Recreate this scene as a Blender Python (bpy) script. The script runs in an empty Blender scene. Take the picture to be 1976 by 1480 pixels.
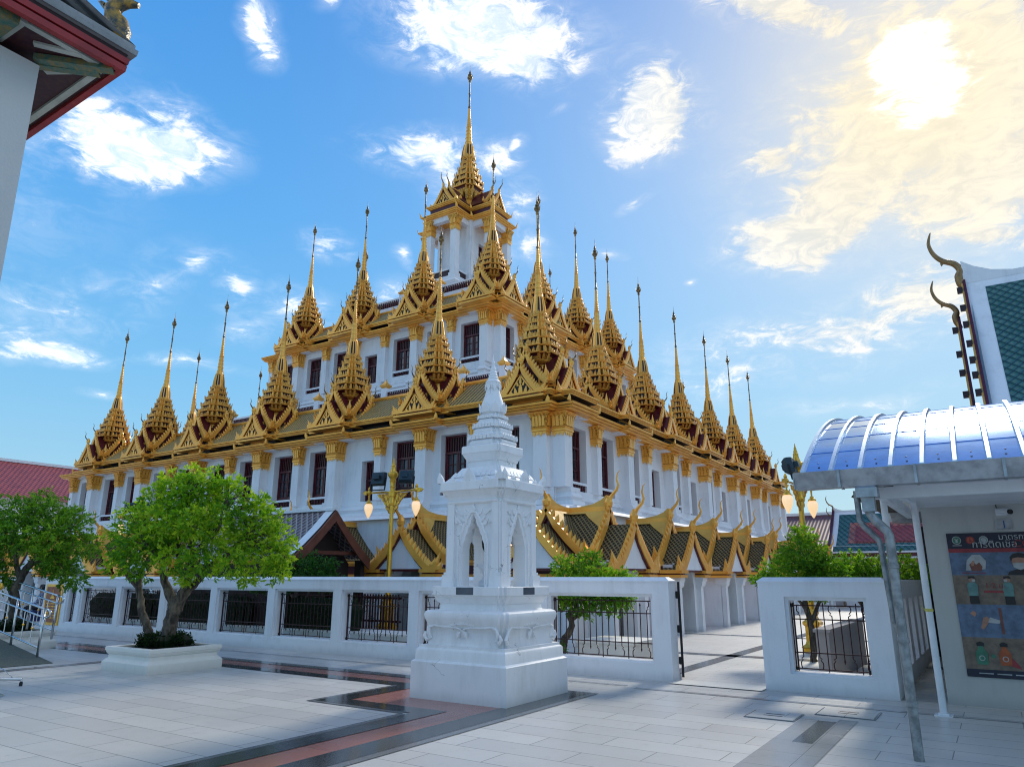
import bpy, bmesh, math, random
from mathutils import Matrix, Vector
R = math.radians
scene = bpy.context.scene
COL = scene.collection
random.seed(7)

# ------------------------------------------------------------------ camera
cam_d = bpy.data.cameras.new('camera')
cam_d.sensor_width = 36.0
cam_d.lens = 25.179
cam_d.clip_start = 0.05
cam_d.clip_end = 3000
cam = bpy.data.objects.new('camera', cam_d)
cam.location = (0, 0, 1.624)
cam.rotation_euler = (R(105.163), R(-0.106), R(33.252))
COL.objects.link(cam)
scene.camera = cam

# ------------------------------------------------------------------ exposure
scene.view_settings.view_transform = 'Standard'
scene.view_settings.look = 'None'
scene.view_settings.exposure = 0.86
scene.view_settings.gamma = 1.0
scene.cycles.max_bounces = 8
scene.cycles.diffuse_bounces = 5
scene.cycles.glossy_bounces = 3
scene.cycles.transmission_bounces = 4
scene.cycles.transparent_max_bounces = 6
scene.cycles.use_denoising = True
scene.cycles.sample_clamp_indirect = 6.0
scene.cycles.filter_width = 1.1
scene.cycles.denoising_input_passes = 'RGB_ALBEDO_NORMAL'
scene.cycles.denoising_prefilter = 'ACCURATE'

# ------------------------------------------------------------------ node helper
class NT:
    def __init__(s, tree):
        s.t = tree; s.n = tree.nodes; s.l = tree.links
    def add(s, typ, **kw):
        nd = s.n.new(typ)
        for k, v in kw.items():
            setattr(nd, k, v)
        return nd
    def put(s, sock, v):
        if isinstance(v, bpy.types.NodeSocket): s.l.new(v, sock)
        else: sock.default_value = v
    def math(s, op, a, b=0.0, c=None, clamp=False):
        nd = s.add('ShaderNodeMath', operation=op, use_clamp=clamp)
        s.put(nd.inputs[0], a); s.put(nd.inputs[1], b)
        if c is not None: s.put(nd.inputs[2], c)
        return nd.outputs[0]
    def vmath(s, op, a, b=(0, 0, 0)):
        nd = s.add('ShaderNodeVectorMath', operation=op)
        s.put(nd.inputs[0], a)
        if op == 'SCALE': s.put(nd.inputs[3], b)
        else: s.put(nd.inputs[1], b)
        return nd.outputs['Value'] if op in ('DOT_PRODUCT', 'LENGTH', 'DISTANCE') else nd.outputs[0]
    def mix(s, f, a, b, mode='MIX'):
        nd = s.add('ShaderNodeMix', data_type='RGBA', blend_type=mode)
        s.put(nd.inputs[0], f)
        for i, v in ((6, a), (7, b)):
            if not isinstance(v, bpy.types.NodeSocket) and len(v) == 3: v = (*v, 1)
            s.put(nd.inputs[i], v)
        return nd.outputs[2]
    def noise(s, vec, scale, detail=4, rough=0.55, dist=0.0):
        nd = s.add('ShaderNodeTexNoise')
        if vec is not None: s.l.new(vec, nd.inputs['Vector'])
        nd.inputs['Scale'].default_value = scale; nd.inputs['Detail'].default_value = detail
        nd.inputs['Roughness'].default_value = rough; nd.inputs['Distortion'].default_value = dist
        return nd.outputs[0]
    def ramp(s, f, stops):
        nd = s.add('ShaderNodeValToRGB')
        e = nd.color_ramp.elements
        while len(e) < len(stops): e.new(0.5)
        for i, (p, c) in enumerate(stops):
            e[i].position = p; e[i].color = (*c, 1) if len(c) == 3 else c
        s.put(nd.inputs[0], f)
        return nd.outputs[0]
    def smooth(s, v, lo, hi):
        nd = s.add('ShaderNodeMapRange', interpolation_type='SMOOTHSTEP')
        s.put(nd.inputs[0], v); s.put(nd.inputs[1], lo); s.put(nd.inputs[2], hi)
        return nd.outputs[0]

# ------------------------------------------------------------------ sky
SUN_EL, SUN_AZ = R(33.4), R(0.2)          # azimuth measured from +y towards +x
sun_dir = Vector((math.sin(SUN_AZ)*math.cos(SUN_EL), math.cos(SUN_AZ)*math.cos(SUN_EL), math.sin(SUN_EL)))
world = bpy.data.worlds.new('World'); scene.world = world
world.use_nodes = True
w = NT(world.node_tree)
for nd in list(w.n): w.n.remove(nd)
out = w.add('ShaderNodeOutputWorld'); bg = w.add('ShaderNodeBackground')
w.l.new(bg.outputs[0], out.inputs[0])
bg.inputs[1].default_value = 0.13
sky = w.add('ShaderNodeTexSky', sky_type='NISHITA')
sky.sun_disc = False; sky.sun_elevation = SUN_EL; sky.sun_rotation = SUN_AZ
sky.air_density = 1.0; sky.dust_density = 0.35; sky.ozone_density = 3.0; sky.altitude = 0
tc = w.add('ShaderNodeTexCoord'); D = w.vmath('NORMALIZE', tc.outputs['Generated'])
sepd = w.add('ShaderNodeSeparateXYZ'); w.l.new(D, sepd.inputs[0])
hs = w.add('ShaderNodeHueSaturation'); hs.inputs['Saturation'].default_value = 1.22; hs.inputs['Value'].default_value = 1.75
w.l.new(sky.outputs[0], hs.inputs['Color'])
# the open sky: the atmosphere model graded by elevation, paler towards the horizon and towards the sun
el_ = w.math('MAXIMUM', sepd.outputs[2], 0.0)
grad = w.ramp(el_, [(0.0, (.60, .87, .98)), (0.10, (.44, .79, 1.0)), (0.25, (.25, .64, 1.0)), (0.45, (.12, .47, .95)), (0.68, (.05, .32, .82)), (1.0, (.025, .19, .62))])
grad = w.vmath('SCALE', grad, 3.85)
sdp = w.math('MAXIMUM', w.vmath('DOT_PRODUCT', D, tuple(sun_dir)), 0.0)
grad = w.vmath('ADD', grad, w.vmath('SCALE', (1.7, 1.35, .75), w.math('POWER', sdp, 9.0)))
lum = w.add('ShaderNodeRGBToBW'); w.l.new(hs.outputs[0], lum.inputs[0])
gain = w.math('DIVIDE', 1.0, w.math('ADD', 1.0, w.math('MULTIPLY', w.math('MAXIMUM', w.math('SUBTRACT', lum.outputs[0], 1.2), 0.0), 0.4)))
base_sky = w.mix(0.76, w.vmath('SCALE', hs.outputs[0], gain), grad)
# clouds laid out over the whole dome: each one (azimuth from +y clockwise, elevation, half width, half height, tilt, density) in degrees
CLOUDS = [
 (-63.4,30.1,4.8,2.4,2,1.0),(-59.9,30.3,2.0,1.6,9,0.8),(-56.5,39.3,1.3,2.0,-5,0.7),(-51.2,41.6,1.0,0.5,12,0.55),(-35.7,41.3,6.9,2.6,-6,0.98),(-29.8,41.6,2.6,1.3,8,0.8),
 (-41.2,32.6,4.7,1.6,0,0.78),(-39.5,31.1,2.2,1.9,43,0.6),(-35.3,32.4,2.2,1.6,1,0.72),(-33.2,33.5,0.9,0.8,40,0.75),(-20.4,35.4,3.0,2.8,-29,0.97),(-22.5,29.2,1.3,0.5,15,0.66),
 (-18.1,22.8,0.6,0.3,19,0.6),(-49.3,25.4,1.9,1.0,7,0.66),(-56.3,20.3,2.0,1.9,9,0.62),(-51.5,19.9,3.4,1.6,7,0.56),(-59.2,22.2,2.1,0.7,7,0.62),(-54.9,18.0,2.5,0.9,7,0.5),
 (-67.3,14.4,3.5,0.8,3,0.8),(-67.4,17.9,5.3,3.3,22,0.52),(-69.5,15.7,3.9,2.0,11,0.5),(-62.5,20.6,3.9,1.8,36,0.48),(-59.0,15.2,4.4,0.6,1,0.56),(-64.3,11.8,1.2,0.4,2,0.5),
 (-10.1,40.4,4.2,1.3,-29,0.95),(-5.4,37.9,1.3,0.9,-18,0.6),(0.1,30.4,9.7,6.2,6,0.93),(3.3,26.1,6.2,4.9,-6,0.86),(-8.8,25.5,5.2,1.7,3,1.05),(-11.0,30.5,2.6,1.8,23,0.8),
 (-5.3,28.6,6.3,2.8,16,0.95),(-9.2,31.3,2.1,1.4,-13,0.7),(4.0,33.5,3.9,3.9,-23,0.86),(-8.2,17.3,11.4,2.3,4,0.68),(-1.2,18.4,6.8,2.5,-3,0.72),(-16.1,14.9,9.9,1.8,10,0.55),
 (3.4,21.6,3.1,0.9,-7,0.75),(1.1,16.9,4.4,2.1,-11,0.6),(-6.7,12.2,6.7,1.0,-1,0.45),(-32.8,28.8,1.9,2.2,0,0.6),(-32.3,25.8,2.4,1.2,0,0.5),(-43.5,24.8,0.9,0.7,-36,0.6),
 (-24.7,25.3,1.3,0.4,-14,0.6),(-43.3,21.9,2.4,1.4,4,0.5),(-28.4,36.2,1.0,0.4,17,0.5),
 (40,30,15,8,0,.8),(75,42,20,12,15,.95),(110,30,22,11,0,.98),(120,50,20,11,10,.98),(150,12,18,4,5,.8),(232,16,20,6,-5,.9),(245,50,20,12,-15,.98),(255,32,22,10,0,.98),(-110,40,16,10,0,.9),(95,66,14,9,20,.9)]  # clouds out of view, added to throw fill light on the shaded fronts
na = w.noise(w.vmath('MULTIPLY', D, (1.0, 1.0, 1.9)), 7.5, 9, 0.64, 0.45)
nb = w.noise(w.vmath('MULTIPLY', D, (1.0, 1.0, 2.4)), 23.0, 8, 0.68, 1.1)
fb = w.math('ADD', w.math('MULTIPLY', na, 0.62), w.math('MULTIPLY', nb, 0.38))
warpn = w.add('ShaderNodeTexNoise'); w.l.new(D, warpn.inputs['Vector']); warpn.inputs['Scale'].default_value = 7.0; warpn.inputs['Detail'].default_value = 3
Dw = w.vmath('ADD', D, w.vmath('SCALE', w.vmath('SUBTRACT', warpn.outputs['Color'], (0.5, 0.5, 0.5)), 0.09))
dens = None
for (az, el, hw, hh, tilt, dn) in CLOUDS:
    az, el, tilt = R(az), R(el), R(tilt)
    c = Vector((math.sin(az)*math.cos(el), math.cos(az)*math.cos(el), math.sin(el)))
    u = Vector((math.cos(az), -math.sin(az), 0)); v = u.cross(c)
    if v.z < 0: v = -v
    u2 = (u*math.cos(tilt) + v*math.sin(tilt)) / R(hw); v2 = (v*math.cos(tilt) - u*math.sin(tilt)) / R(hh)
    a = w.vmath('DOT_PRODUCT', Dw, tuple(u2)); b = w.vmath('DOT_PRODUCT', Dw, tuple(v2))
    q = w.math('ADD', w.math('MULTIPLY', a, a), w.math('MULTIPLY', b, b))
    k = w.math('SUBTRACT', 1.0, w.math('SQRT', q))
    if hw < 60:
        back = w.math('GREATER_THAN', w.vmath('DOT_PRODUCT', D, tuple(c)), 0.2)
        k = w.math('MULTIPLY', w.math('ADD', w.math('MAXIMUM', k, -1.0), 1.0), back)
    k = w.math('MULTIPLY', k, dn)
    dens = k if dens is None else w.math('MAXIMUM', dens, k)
# a cloud shows where its mask beats the broken-up noise
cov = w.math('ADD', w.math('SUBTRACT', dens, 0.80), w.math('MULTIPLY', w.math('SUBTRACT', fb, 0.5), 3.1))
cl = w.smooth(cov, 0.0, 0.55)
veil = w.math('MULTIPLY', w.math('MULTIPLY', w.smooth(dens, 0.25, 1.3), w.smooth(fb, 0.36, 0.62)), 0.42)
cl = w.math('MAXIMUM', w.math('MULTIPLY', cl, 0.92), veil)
sd = w.math('MAXIMUM', w.vmath('DOT_PRODUCT', D, tuple(sun_dir)), 0.0)
near = w.math('POWER', sd, 14.0)
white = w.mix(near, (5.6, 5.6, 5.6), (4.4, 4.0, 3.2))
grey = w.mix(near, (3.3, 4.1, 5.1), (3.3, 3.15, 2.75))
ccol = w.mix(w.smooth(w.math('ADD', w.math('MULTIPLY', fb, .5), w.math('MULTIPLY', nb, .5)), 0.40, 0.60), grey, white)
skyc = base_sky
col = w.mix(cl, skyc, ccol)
# the sun behind thin cloud: bright core and a warm halo
warp2 = w.math('ADD', sd, w.math('MULTIPLY', w.math('SUBTRACT', fb, 0.5), 0.008))
core = w.smooth(warp2, 0.9984, 1.0004); core = w.math('MULTIPLY', core, core)
halo = w.math('POWER', sd, 60.0)
halo = w.math('MULTIPLY', halo, 0.5)
col = w.mix(halo, col, (5.0, 4.3, 2.9))
col = w.mix(core, col, (26.0, 23.0, 17.0))
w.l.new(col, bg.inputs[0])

# ------------------------------------------------------------------ sun
sl = bpy.data.lights.new('sun', 'SUN'); sl.energy = 1.5; sl.angle = R(10.0); sl.color = (1.0, 0.93, 0.80)
so = bpy.data.objects.new('sun', sl); COL.objects.link(so)
so.rotation_euler = (-sun_dir).to_track_quat('-Z', 'Y').to_euler()

# ------------------------------------------------------------------ materials
MATS = {}
def mat(name, color, rough=0.6, metal=0.0, var=0.0, vscale=3.0, bump=0.0, bscale=20.0, spec=0.5, col2=None, coat=0.0, detail=6):
    m = bpy.data.materials.new(name); m.use_nodes = True
    t = NT(m.node_tree); b = t.n['Principled BSDF']
    b.inputs['Roughness'].default_value = rough; b.inputs['Metallic'].default_value = metal
    b.inputs['Specular IOR Level'].default_value = spec
    if coat: b.inputs['Coat Weight'].default_value = coat; b.inputs['Coat Roughness'].default_value = 0.1
    c4 = (*color, 1)
    co = t.add('ShaderNodeTexCoord').outputs['Object']
    if var or col2:
        n = t.noise(co, vscale, detail, 0.6)
        c2 = col2 if col2 else tuple(x*(1-var) for x in color)
        t.l.new(t.mix(t.smooth(n, 0.35, 0.68), c4, c2), b.inputs['Base Color'])
    else:
        b.inputs['Base Color'].default_value = c4
    if bump:
        bp = t.add('ShaderNodeBump'); bp.inputs['Strength'].default_value = bump; bp.inputs['Distance'].default_value = 0.02
        t.l.new(t.noise(co, bscale, 5, 0.6), bp.inputs['Height']); t.l.new(bp.outputs[0], b.inputs['Normal'])
    MATS[name] = m
    return m
def bs(m): return m.node_tree.nodes['Principled BSDF']

def plaster(name, color, stain, rough=0.7, dirt=0.25, cracks=False):
    m = mat(name, color, rough)
    t = NT(m.node_tree); b = t.n['Principled BSDF']
    geo = t.add('ShaderNodeNewGeometry'); P = geo.outputs['Position']
    n1 = t.noise(P, 0.9, 6, 0.6); n2 = t.noise(t.vmath('MULTIPLY', P, (5, 5, 0.7)), 1.0, 5, 0.65); n3 = t.noise(P, 26, 3)
    f = t.math('MULTIPLY', t.smooth(t.math('ADD', t.math('MULTIPLY', n1, .5), t.math('MULTIPLY', n2, .5)), 0.46, 0.72), dirt)
    c = t.mix(f, color, stain)
    c = t.mix(t.math('MULTIPLY', t.smooth(n3, .62, .8), .25*dirt*2), c, stain)
    # rain and splash soiling close to the ground
    sp = t.add('ShaderNodeSeparateXYZ'); t.l.new(P, sp.inputs[0])
    low = t.math('MULTIPLY', t.smooth(t.math('ADD', sp.outputs[2], t.math('MULTIPLY', n2, .25)), 0.30, 0.08), 0.4)
    c = t.mix(low, c, tuple(x*.62 for x in stain))
    if cracks:
        v = t.add('ShaderNodeTexVoronoi', feature='DISTANCE_TO_EDGE'); v.inputs['Scale'].default_value = 3.2
        wn = t.add('ShaderNodeTexNoise'); t.l.new(P, wn.inputs['Vector']); wn.inputs['Scale'].default_value = 6.0
        t.l.new(t.vmath('ADD', P, t.vmath('SCALE', wn.outputs['Color'], .22)), v.inputs['Vector'])
        ck = t.math('MULTIPLY', t.smooth(v.outputs['Distance'], .012, .003), t.smooth(t.noise(P, 2.1, 2), .56, .66))
        chip = t.smooth(t.noise(P, 17, 2), .735, .76)
        c = t.mix(t.math('MULTIPLY', t.math('MAXIMUM', ck, chip), .8), c, (.16, .16, .15))
    t.l.new(c, b.inputs['Base Color'])
    bp = t.add('ShaderNodeBump'); bp.inputs['Strength'].default_value = 0.12; bp.inputs['Distance'].default_value = 0.01
    t.l.new(t.noise(P, 45, 4), bp.inputs['Height']); t.l.new(bp.outputs[0], b.inputs['Normal'])
    return m
white = plaster('white_plaster', (0.80, 0.80, 0.82), (0.46, 0.46, 0.47), 0.6, 0.42)
white_shrine = plaster('white_shrine_paint', (0.80, 0.81, 0.82), (0.46, 0.47, 0.46), 0.6, 0.42, True)
bs(white_shrine).inputs['Specular IOR Level'].default_value = 0.25
bs(white).inputs['Specular IOR Level'].default_value = 0.25
grey_wall = plaster('grey_render', (0.46, 0.47, 0.45), (0.30, 0.31, 0.31), 0.8, 0.35)
cream = plaster('cream_stone', (0.76, 0.74, 0.68), (0.5, 0.49, 0.45), 0.6, 0.3)
temple_grey = plaster('painted_pillar', (0.50, 0.52, 0.52), (0.38, 0.40, 0.41), 0.75, 0.25)

def goldmat(name, c1, c2, dark, bscale, bump, rough=0.34, metal=0.3, spots=.75):
    m = mat(name, c1, rough, metal)
    t = NT(m.node_tree); b = t.n['Principled BSDF']
    P = t.add('ShaderNodeTexCoord').outputs['Object']
    n = t.noise(P, 1.7, 5)
    c = t.mix(t.smooth(n, .35, .7), c1, c2)
    if spots:
        v = t.add('ShaderNodeTexVoronoi'); t.l.new(P, v.inputs['Vector']); v.inputs['Scale'].default_value = bscale
        n2 = t.noise(P, bscale*0.7, 3)
        c = t.mix(t.math('MULTIPLY', t.smooth(t.math('ADD', v.outputs['Distance'], t.math('MULTIPLY', n2, .35)), .50, .80), spots), c, dark)
        bp = t.add('ShaderNodeBump'); bp.inputs['Strength'].default_value = bump; bp.inputs['Distance'].default_value = 0.03; bp.invert = True
        t.l.new(v.outputs['Distance'], bp.inputs['Height']); t.l.new(bp.outputs[0], b.inputs['Normal'])
    t.l.new(c, b.inputs['Base Color'])
    return m
gold = goldmat('gilded_carving', (0.96, 0.48, 0.045), (0.86, 0.40, 0.04), (0.26, 0.085, 0.012), 16, 0.6)
gold_s = goldmat('gilded_moulding', (1.0, 0.50, 0.085), (0.86, 0.38, 0.055), (0.5, 0.25, 0.04), 5, 0.0, 0.32, 0.3, 0)
gold_band = goldmat('matt_gilt_band', (0.80, 0.46, 0.10), (0.66, 0.36, 0.08), (0.4, 0.2, 0.04), 5, 0.0, 0.6, 0.0, 0)
bs(gold_band).inputs['Specular IOR Level'].default_value = 0.2
gold_t = goldmat('worn_gilding', (1.0, 0.52, 0.085), (0.84, 0.38, 0.05), (0.20, 0.04, 0.014), 30, 0.5, 0.34, 0.3, .4)
gold_p = goldmat('gold_paint', (0.90, 0.50, 0.05), (0.76, 0.40, 0.04), (0.40, 0.22, 0.03), 9, 0.15, 0.26, 0.45, .25)
tarnish = goldmat('tarnished_gilding', (0.46, 0.28, 0.10), (0.26, 0.17, 0.08), (0.07, 0.04, 0.025), 12, 0.4, 0.4, 0.6)
maroon = mat('maroon_paint', (0.11, 0.009, 0.016), 0.35, var=0.4, vscale=6)
maroon_d = mat('dark_maroon', (0.030, 0.006, 0.010), 0.5, var=0.3)
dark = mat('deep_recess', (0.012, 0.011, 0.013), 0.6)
glass = mat('window_glass', (0.05, 0.055, 0.07), 0.06, spec=0.8, var=0.5, vscale=1.5)
steel = mat('stainless_steel', (0.62, 0.63, 0.63), 0.22, 1.0, bump=0.03, bscale=60)
galv = mat('galvanised_metal', (0.42, 0.44, 0.46), 0.42, 0.75, var=0.35, vscale=7, bump=0.05)
zinc = mat('weathered_pipe', (0.33, 0.35, 0.35), 0.5, 0.5, var=0.5, vscale=9, bump=0.1)
whitepaint = mat('white_metal_paint', (0.74, 0.77, 0.80), 0.35, var=0.12)
rubber = mat('black_rubber', (0.012, 0.012, 0.012), 0.7)
flood = mat('floodlight_housing', (0.030, 0.048, 0.062), 0.4, 0.2, var=0.3)
lens = mat('floodlight_lens', (0.16, 0.22, 0.28), 0.12, spec=0.8)
iron = mat('brown_iron', (0.045, 0.010, 0.010), 0.45, 0.2, var=0.35, vscale=12)
iron2 = mat('black_iron', (0.015, 0.012, 0.012), 0.5, 0.3)
brown = mat('brown_bargeboard', (0.17, 0.050, 0.030), 0.5, var=0.35, vscale=2.5)
brown_d = mat('dark_timber', (0.030, 0.015, 0.012), 0.7, var=0.3)
redboard = mat('red_eave_board', (0.30, 0.016, 0.016), 0.42, var=0.3, vscale=5)
plum = mat('plum_soffit', (0.035, 0.007, 0.018), 0.6, col2=(0.055, 0.018, 0.016), vscale=24)
greybeam = mat('pale_soffit_beam', (0.42, 0.46, 0.42), 0.7, var=0.3)
bluestone = mat('slate_block', (0.075, 0.095, 0.125), 0.35, var=0.35, vscale=8)
soil = mat('soil', (0.03, 0.022, 0.014), 0.95, var=0.4, bump=0.6, bscale=30)
naga = mat('mosaic_naga', (0.028, 0.042, 0.040), 0.3, 0.2, col2=(0.42, 0.24, 0.03), vscale=13, bump=0.5, bscale=30)
mosaic = mat('green_gilt_bracket', (0.05, 0.15, 0.125), 0.4, 0.2, col2=(0.22, 0.17, 0.06), vscale=22, bump=0.35, bscale=40)
stone_d = mat('dark_boundary_stone', (0.012, 0.012, 0.014), 0.5, var=0.3)
plaque_m = mat('terracotta_plaque', (0.36, 0.10, 0.040), 0.5, var=0.4, vscale=9)
skin = mat('skin', (0.34, 0.18, 0.11), 0.55)
hair = mat('black_hair', (0.01, 0.009, 0.009), 0.45)
shirt = mat('blue_patterned_shirt', (0.02, 0.03, 0.09), 0.8, col2=(0.45, 0.5, 0.65), vscale=22, detail=2)
trouser = mat('dark_trousers', (0.012, 0.012, 0.02), 0.8)
bluecloth = mat('navy_cloth', (0.010, 0.018, 0.10), 0.8, var=0.3)
tarp = mat('green_grey_carpet', (0.10, 0.12, 0.10), 0.95, var=0.3, vscale=30, bump=0.3, bscale=120)
conc = plaster('stained_concrete', (0.30, 0.29, 0.29), (0.16, 0.15, 0.15), 0.85, 0.5)

def leafmat(name, c1, c2, c3):
    m = bpy.data.materials.new(name); m.use_nodes = True
    t = NT(m.node_tree)
    b = t.n['Principled BSDF']; o = t.n['Material Output']
    at = t.add('ShaderNodeAttribute', attribute_name='leafv')
    c = t.ramp(at.outputs['Fac'], [(0.0, c1), (0.5, c2), (1.0, c3)])
    t.l.new(c, b.inputs['Base Color']); b.inputs['Roughness'].default_value = 0.45; b.inputs['Specular IOR Level'].default_value = 0.35
    tr = t.add('ShaderNodeBsdfTranslucent'); t.l.new(t.mix(1.0, c, (1.5, 1.5, 0.5), 'MULTIPLY'), tr.inputs[0])
    mx = t.add('ShaderNodeMixShader'); mx.inputs[0].default_value = 0.5
    t.l.new(b.outputs[0], mx.inputs[1]); t.l.new(tr.outputs[0], mx.inputs[2]); t.l.new(mx.outputs[0], o.inputs[0])
    MATS[name] = m
    return m
leaf_bright = leafmat('bright_leaves', (0.06, 0.19, 0.012), (0.19, 0.39, 0.018), (0.46, 0.58, 0.035))
leaf_mid = leafmat('mid_green_leaves', (0.045, 0.15, 0.014), (0.13, 0.30, 0.02), (0.28, 0.44, 0.03))
leaf_dark = leafmat('dark_green_leaves', (0.02, 0.08, 0.02), (0.05, 0.16, 0.03), (0.10, 0.24, 0.04))
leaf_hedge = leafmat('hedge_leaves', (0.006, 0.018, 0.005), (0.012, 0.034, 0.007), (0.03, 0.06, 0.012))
leaf_red = leafmat('croton_leaves', (0.12, 0.02, 0.01), (0.20, 0.09, 0.01), (0.05, 0.12, 0.02))
def barkmat():
    m = mat('bark', (0.12, 0.095, 0.07), 0.9)
    t = NT(m.node_tree); b = t.n['Principled BSDF']; P = t.add('ShaderNodeTexCoord').outputs['Object']
    n = t.noise(t.vmath('MULTIPLY', P, (14, 14, 3)), 1.0, 6, 0.65, 0.6); n2 = t.noise(P, 3.5, 4)
    c = t.mix(t.smooth(n, .35, .7), (0.035, 0.026, 0.02), (0.16, 0.13, 0.095)); c = t.mix(t.smooth(n2, .5, .75), c, (0.24, 0.19, 0.13))
    t.l.new(c, b.inputs['Base Color'])
    bp = t.add('ShaderNodeBump'); bp.inputs['Strength'].default_value = 0.8; bp.inputs['Distance'].default_value = 0.03
    t.l.new(n, bp.inputs['Height']); t.l.new(bp.outputs[0], b.inputs['Normal'])
    return m
bark = barkmat()

def frac_line(t, v, k, wd):
    """1 on thin lines repeating k times per metre along v"""
    f = t.math('FRACT', t.math('MULTIPLY', v, k))
    return t.math('LESS_THAN', f, wd)
def tilemat(name, base, line, kind, k=6.0, wd=0.3, rough=0.4, kz=None, base2=None):
    m = mat(name, base, rough)
    t = NT(m.node_tree); b = t.n['Principled BSDF']
    P = t.add('ShaderNodeTexCoord').outputs['Object']
    s = t.add('ShaderNodeSeparateXYZ'); t.l.new(P, s.inputs[0])
    X, Y, Z = s.outputs
    if kind == 'runs':                    # ribs down the slope with cross joints
        a = frac_line(t, X, k, wd); bb = frac_line(t, Z, kz or k*1.6, 0.16)
        f = t.math('MAXIMUM', t.math('MULTIPLY', a, .9), t.math('MULTIPLY', bb, .35))
        h = t.math('SINE', t.math('MULTIPLY', X, k*6.283))
    else:                                 # diamond fish-scale tiles, joints run both ways
        U = X if kind == 'dx' else Y
        zz = t.math('MULTIPLY', Z, 1.18)
        a = frac_line(t, t.math('ADD', U, zz), k, wd); bb = frac_line(t, t.math('SUBTRACT', U, zz), k, wd)
        f = t.math('MAXIMUM', a, bb)
        h = t.math('ADD', t.math('SINE', t.math('MULTIPLY', t.math('ADD', U, zz), k*6.283)), t.math('SINE', t.math('MULTIPLY', t.math('SUBTRACT', U, zz), k*6.283)))
    n = t.noise(P, 1.6, 5); n2 = t.noise(P, 30, 2)
    bc = t.mix(t.smooth(n, .35, .7), base, base2 or tuple(x*.6 for x in base))
    c = t.mix(f, bc, line)
    c = t.mix(t.math('MULTIPLY', t.smooth(n2, .5, .75), .3), c, tuple(x*.4 for x in base))
    t.l.new(c, b.inputs['Base Color'])
    bp = t.add('ShaderNodeBump'); bp.inputs['Strength'].default_value = 0.5; bp.inputs['Distance'].default_value = 0.02
    t.l.new(h, bp.inputs['Height']); t.l.new(bp.outputs[0], b.inputs['Normal'])
    return m
roof_run = tilemat('brown_gilt_roof_tile', (0.19, 0.125, 0.045), (0.62, 0.38, 0.09), 'runs', 6.0, 0.38, 0.55, 7)
roof_dia_y = tilemat('gilt_diamond_tile', (0.034, 0.026, 0.015), (0.26, 0.18, 0.07), 'dy', 7.5, 0.32, 0.6)
bs(roof_dia_y).inputs['Specular IOR Level'].default_value = 0.25
roof_red = tilemat('red_roof_tile', (0.30, 0.045, 0.040), (0.12, 0.02, 0.02), 'dx', 3.2, 0.12, 0.5, base2=(0.22, 0.03, 0.03))
roof_green = tilemat('green_roof_tile', (0.028, 0.115, 0.095), (0.008, 0.02, 0.016), 'dx', 3.0, 0.14, 0.3, base2=(0.05, 0.15, 0.13))
roof_orange = tilemat('orange_roof_tile', (0.46, 0.14, 0.080), (0.14, 0.03, 0.02), 'dx', 2.6, 0.14, 0.35)
roof_hut = tilemat('brown_hut_tile', (0.10, 0.070, 0.075), (0.30, 0.27, 0.28), 'dx', 4.5, 0.22, 0.5)
roof_maroon = tilemat('maroon_roof_tile', (0.12, 0.022, 0.035), (0.05, 0.01, 0.015), 'runs', 4, 0.2, 0.5, 6)
roof_temple = tilemat('grey_roof_tile', (0.30, 0.32, 0.33), (0.14, 0.15, 0.16), 'runs', 9, 0.3, 0.5, 5)

def groundmat(name, c1, c2, joint, sx, sy, rough, jw=0.006, off=0.5):
    m = mat(name, c1, rough)
    t = NT(m.node_tree); b = t.n['Principled BSDF']
    P = t.add('ShaderNodeNewGeometry').outputs['Position']
    s = t.add('ShaderNodeSeparateXYZ'); t.l.new(P, s.inputs[0])
    bk = t.add('ShaderNodeTexBrick'); t.l.new(P, bk.inputs['Vector'])
    bk.inputs['Scale'].default_value = 1.0; bk.inputs['Brick Width'].default_value = sx; bk.inputs['Row Height'].default_value = sy
    bk.inputs['Mortar Size'].default_value = jw; bk.inputs['Mortar Smooth'].default_value = 0.3; bk.offset = off
    bk.inputs['Color1'].default_value = (*c1, 1); bk.inputs['Color2'].default_value = (*c2, 1); bk.inputs['Mortar'].default_value = (*joint, 1)
    bk.inputs['Bias'].default_value = 0.0
    g = t.noise(P, 90, 3, .7); n = t.noise(P, 0.55, 6, .62); n2 = t.noise(P, 7, 4, .6)
    c = t.mix(t.math('MULTIPLY', t.smooth(g, .45, .75), .30), bk.outputs[0], tuple(x*.5 for x in c1))
    c = t.mix(t.math('MULTIPLY', t.smooth(n, .45, .72), .38), c, tuple(x*.58 for x in c1))
    c = t.mix(t.math('MULTIPLY', t.smooth(n2, .56, .76), .30), c, tuple(x*.5 for x in c1))
    t.l.new(c, b.inputs['Base Color'])
    r = t.math('ADD', rough, t.math('MULTIPLY', t.math('SUBTRACT', n, .5), .35))
    t.l.new(t.math('MAXIMUM', r, 0.03), b.inputs['Roughness'])
    bp = t.add('ShaderNodeBump'); bp.inputs['Strength'].default_value = 0.06; bp.inputs['Distance'].default_value = 0.01
    t.l.new(t.noise(P, 60, 3), bp.inputs['Height']); t.l.new(bp.outputs[0], b.inputs['Normal'])
    return m
g_tile = groundmat('grey_granite_paving', (0.60, 0.58, 0.54), (0.50, 0.485, 0.46), (0.15, 0.145, 0.14), 1.2, 0.42, 0.36)
g_edge = groundmat('plain_granite_slab', (0.40, 0.40, 0.39), (0.36, 0.36, 0.36), (0.15, 0.15, 0.15), 0.6, 0.6, 0.25, 0.004, 0)
g_pink = groundmat('pink_granite', (0.38, 0.155, 0.12), (0.33, 0.125, 0.10), (0.16, 0.06, 0.05), 0.9, 0.9, 0.20, 0.004, 0)
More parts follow.
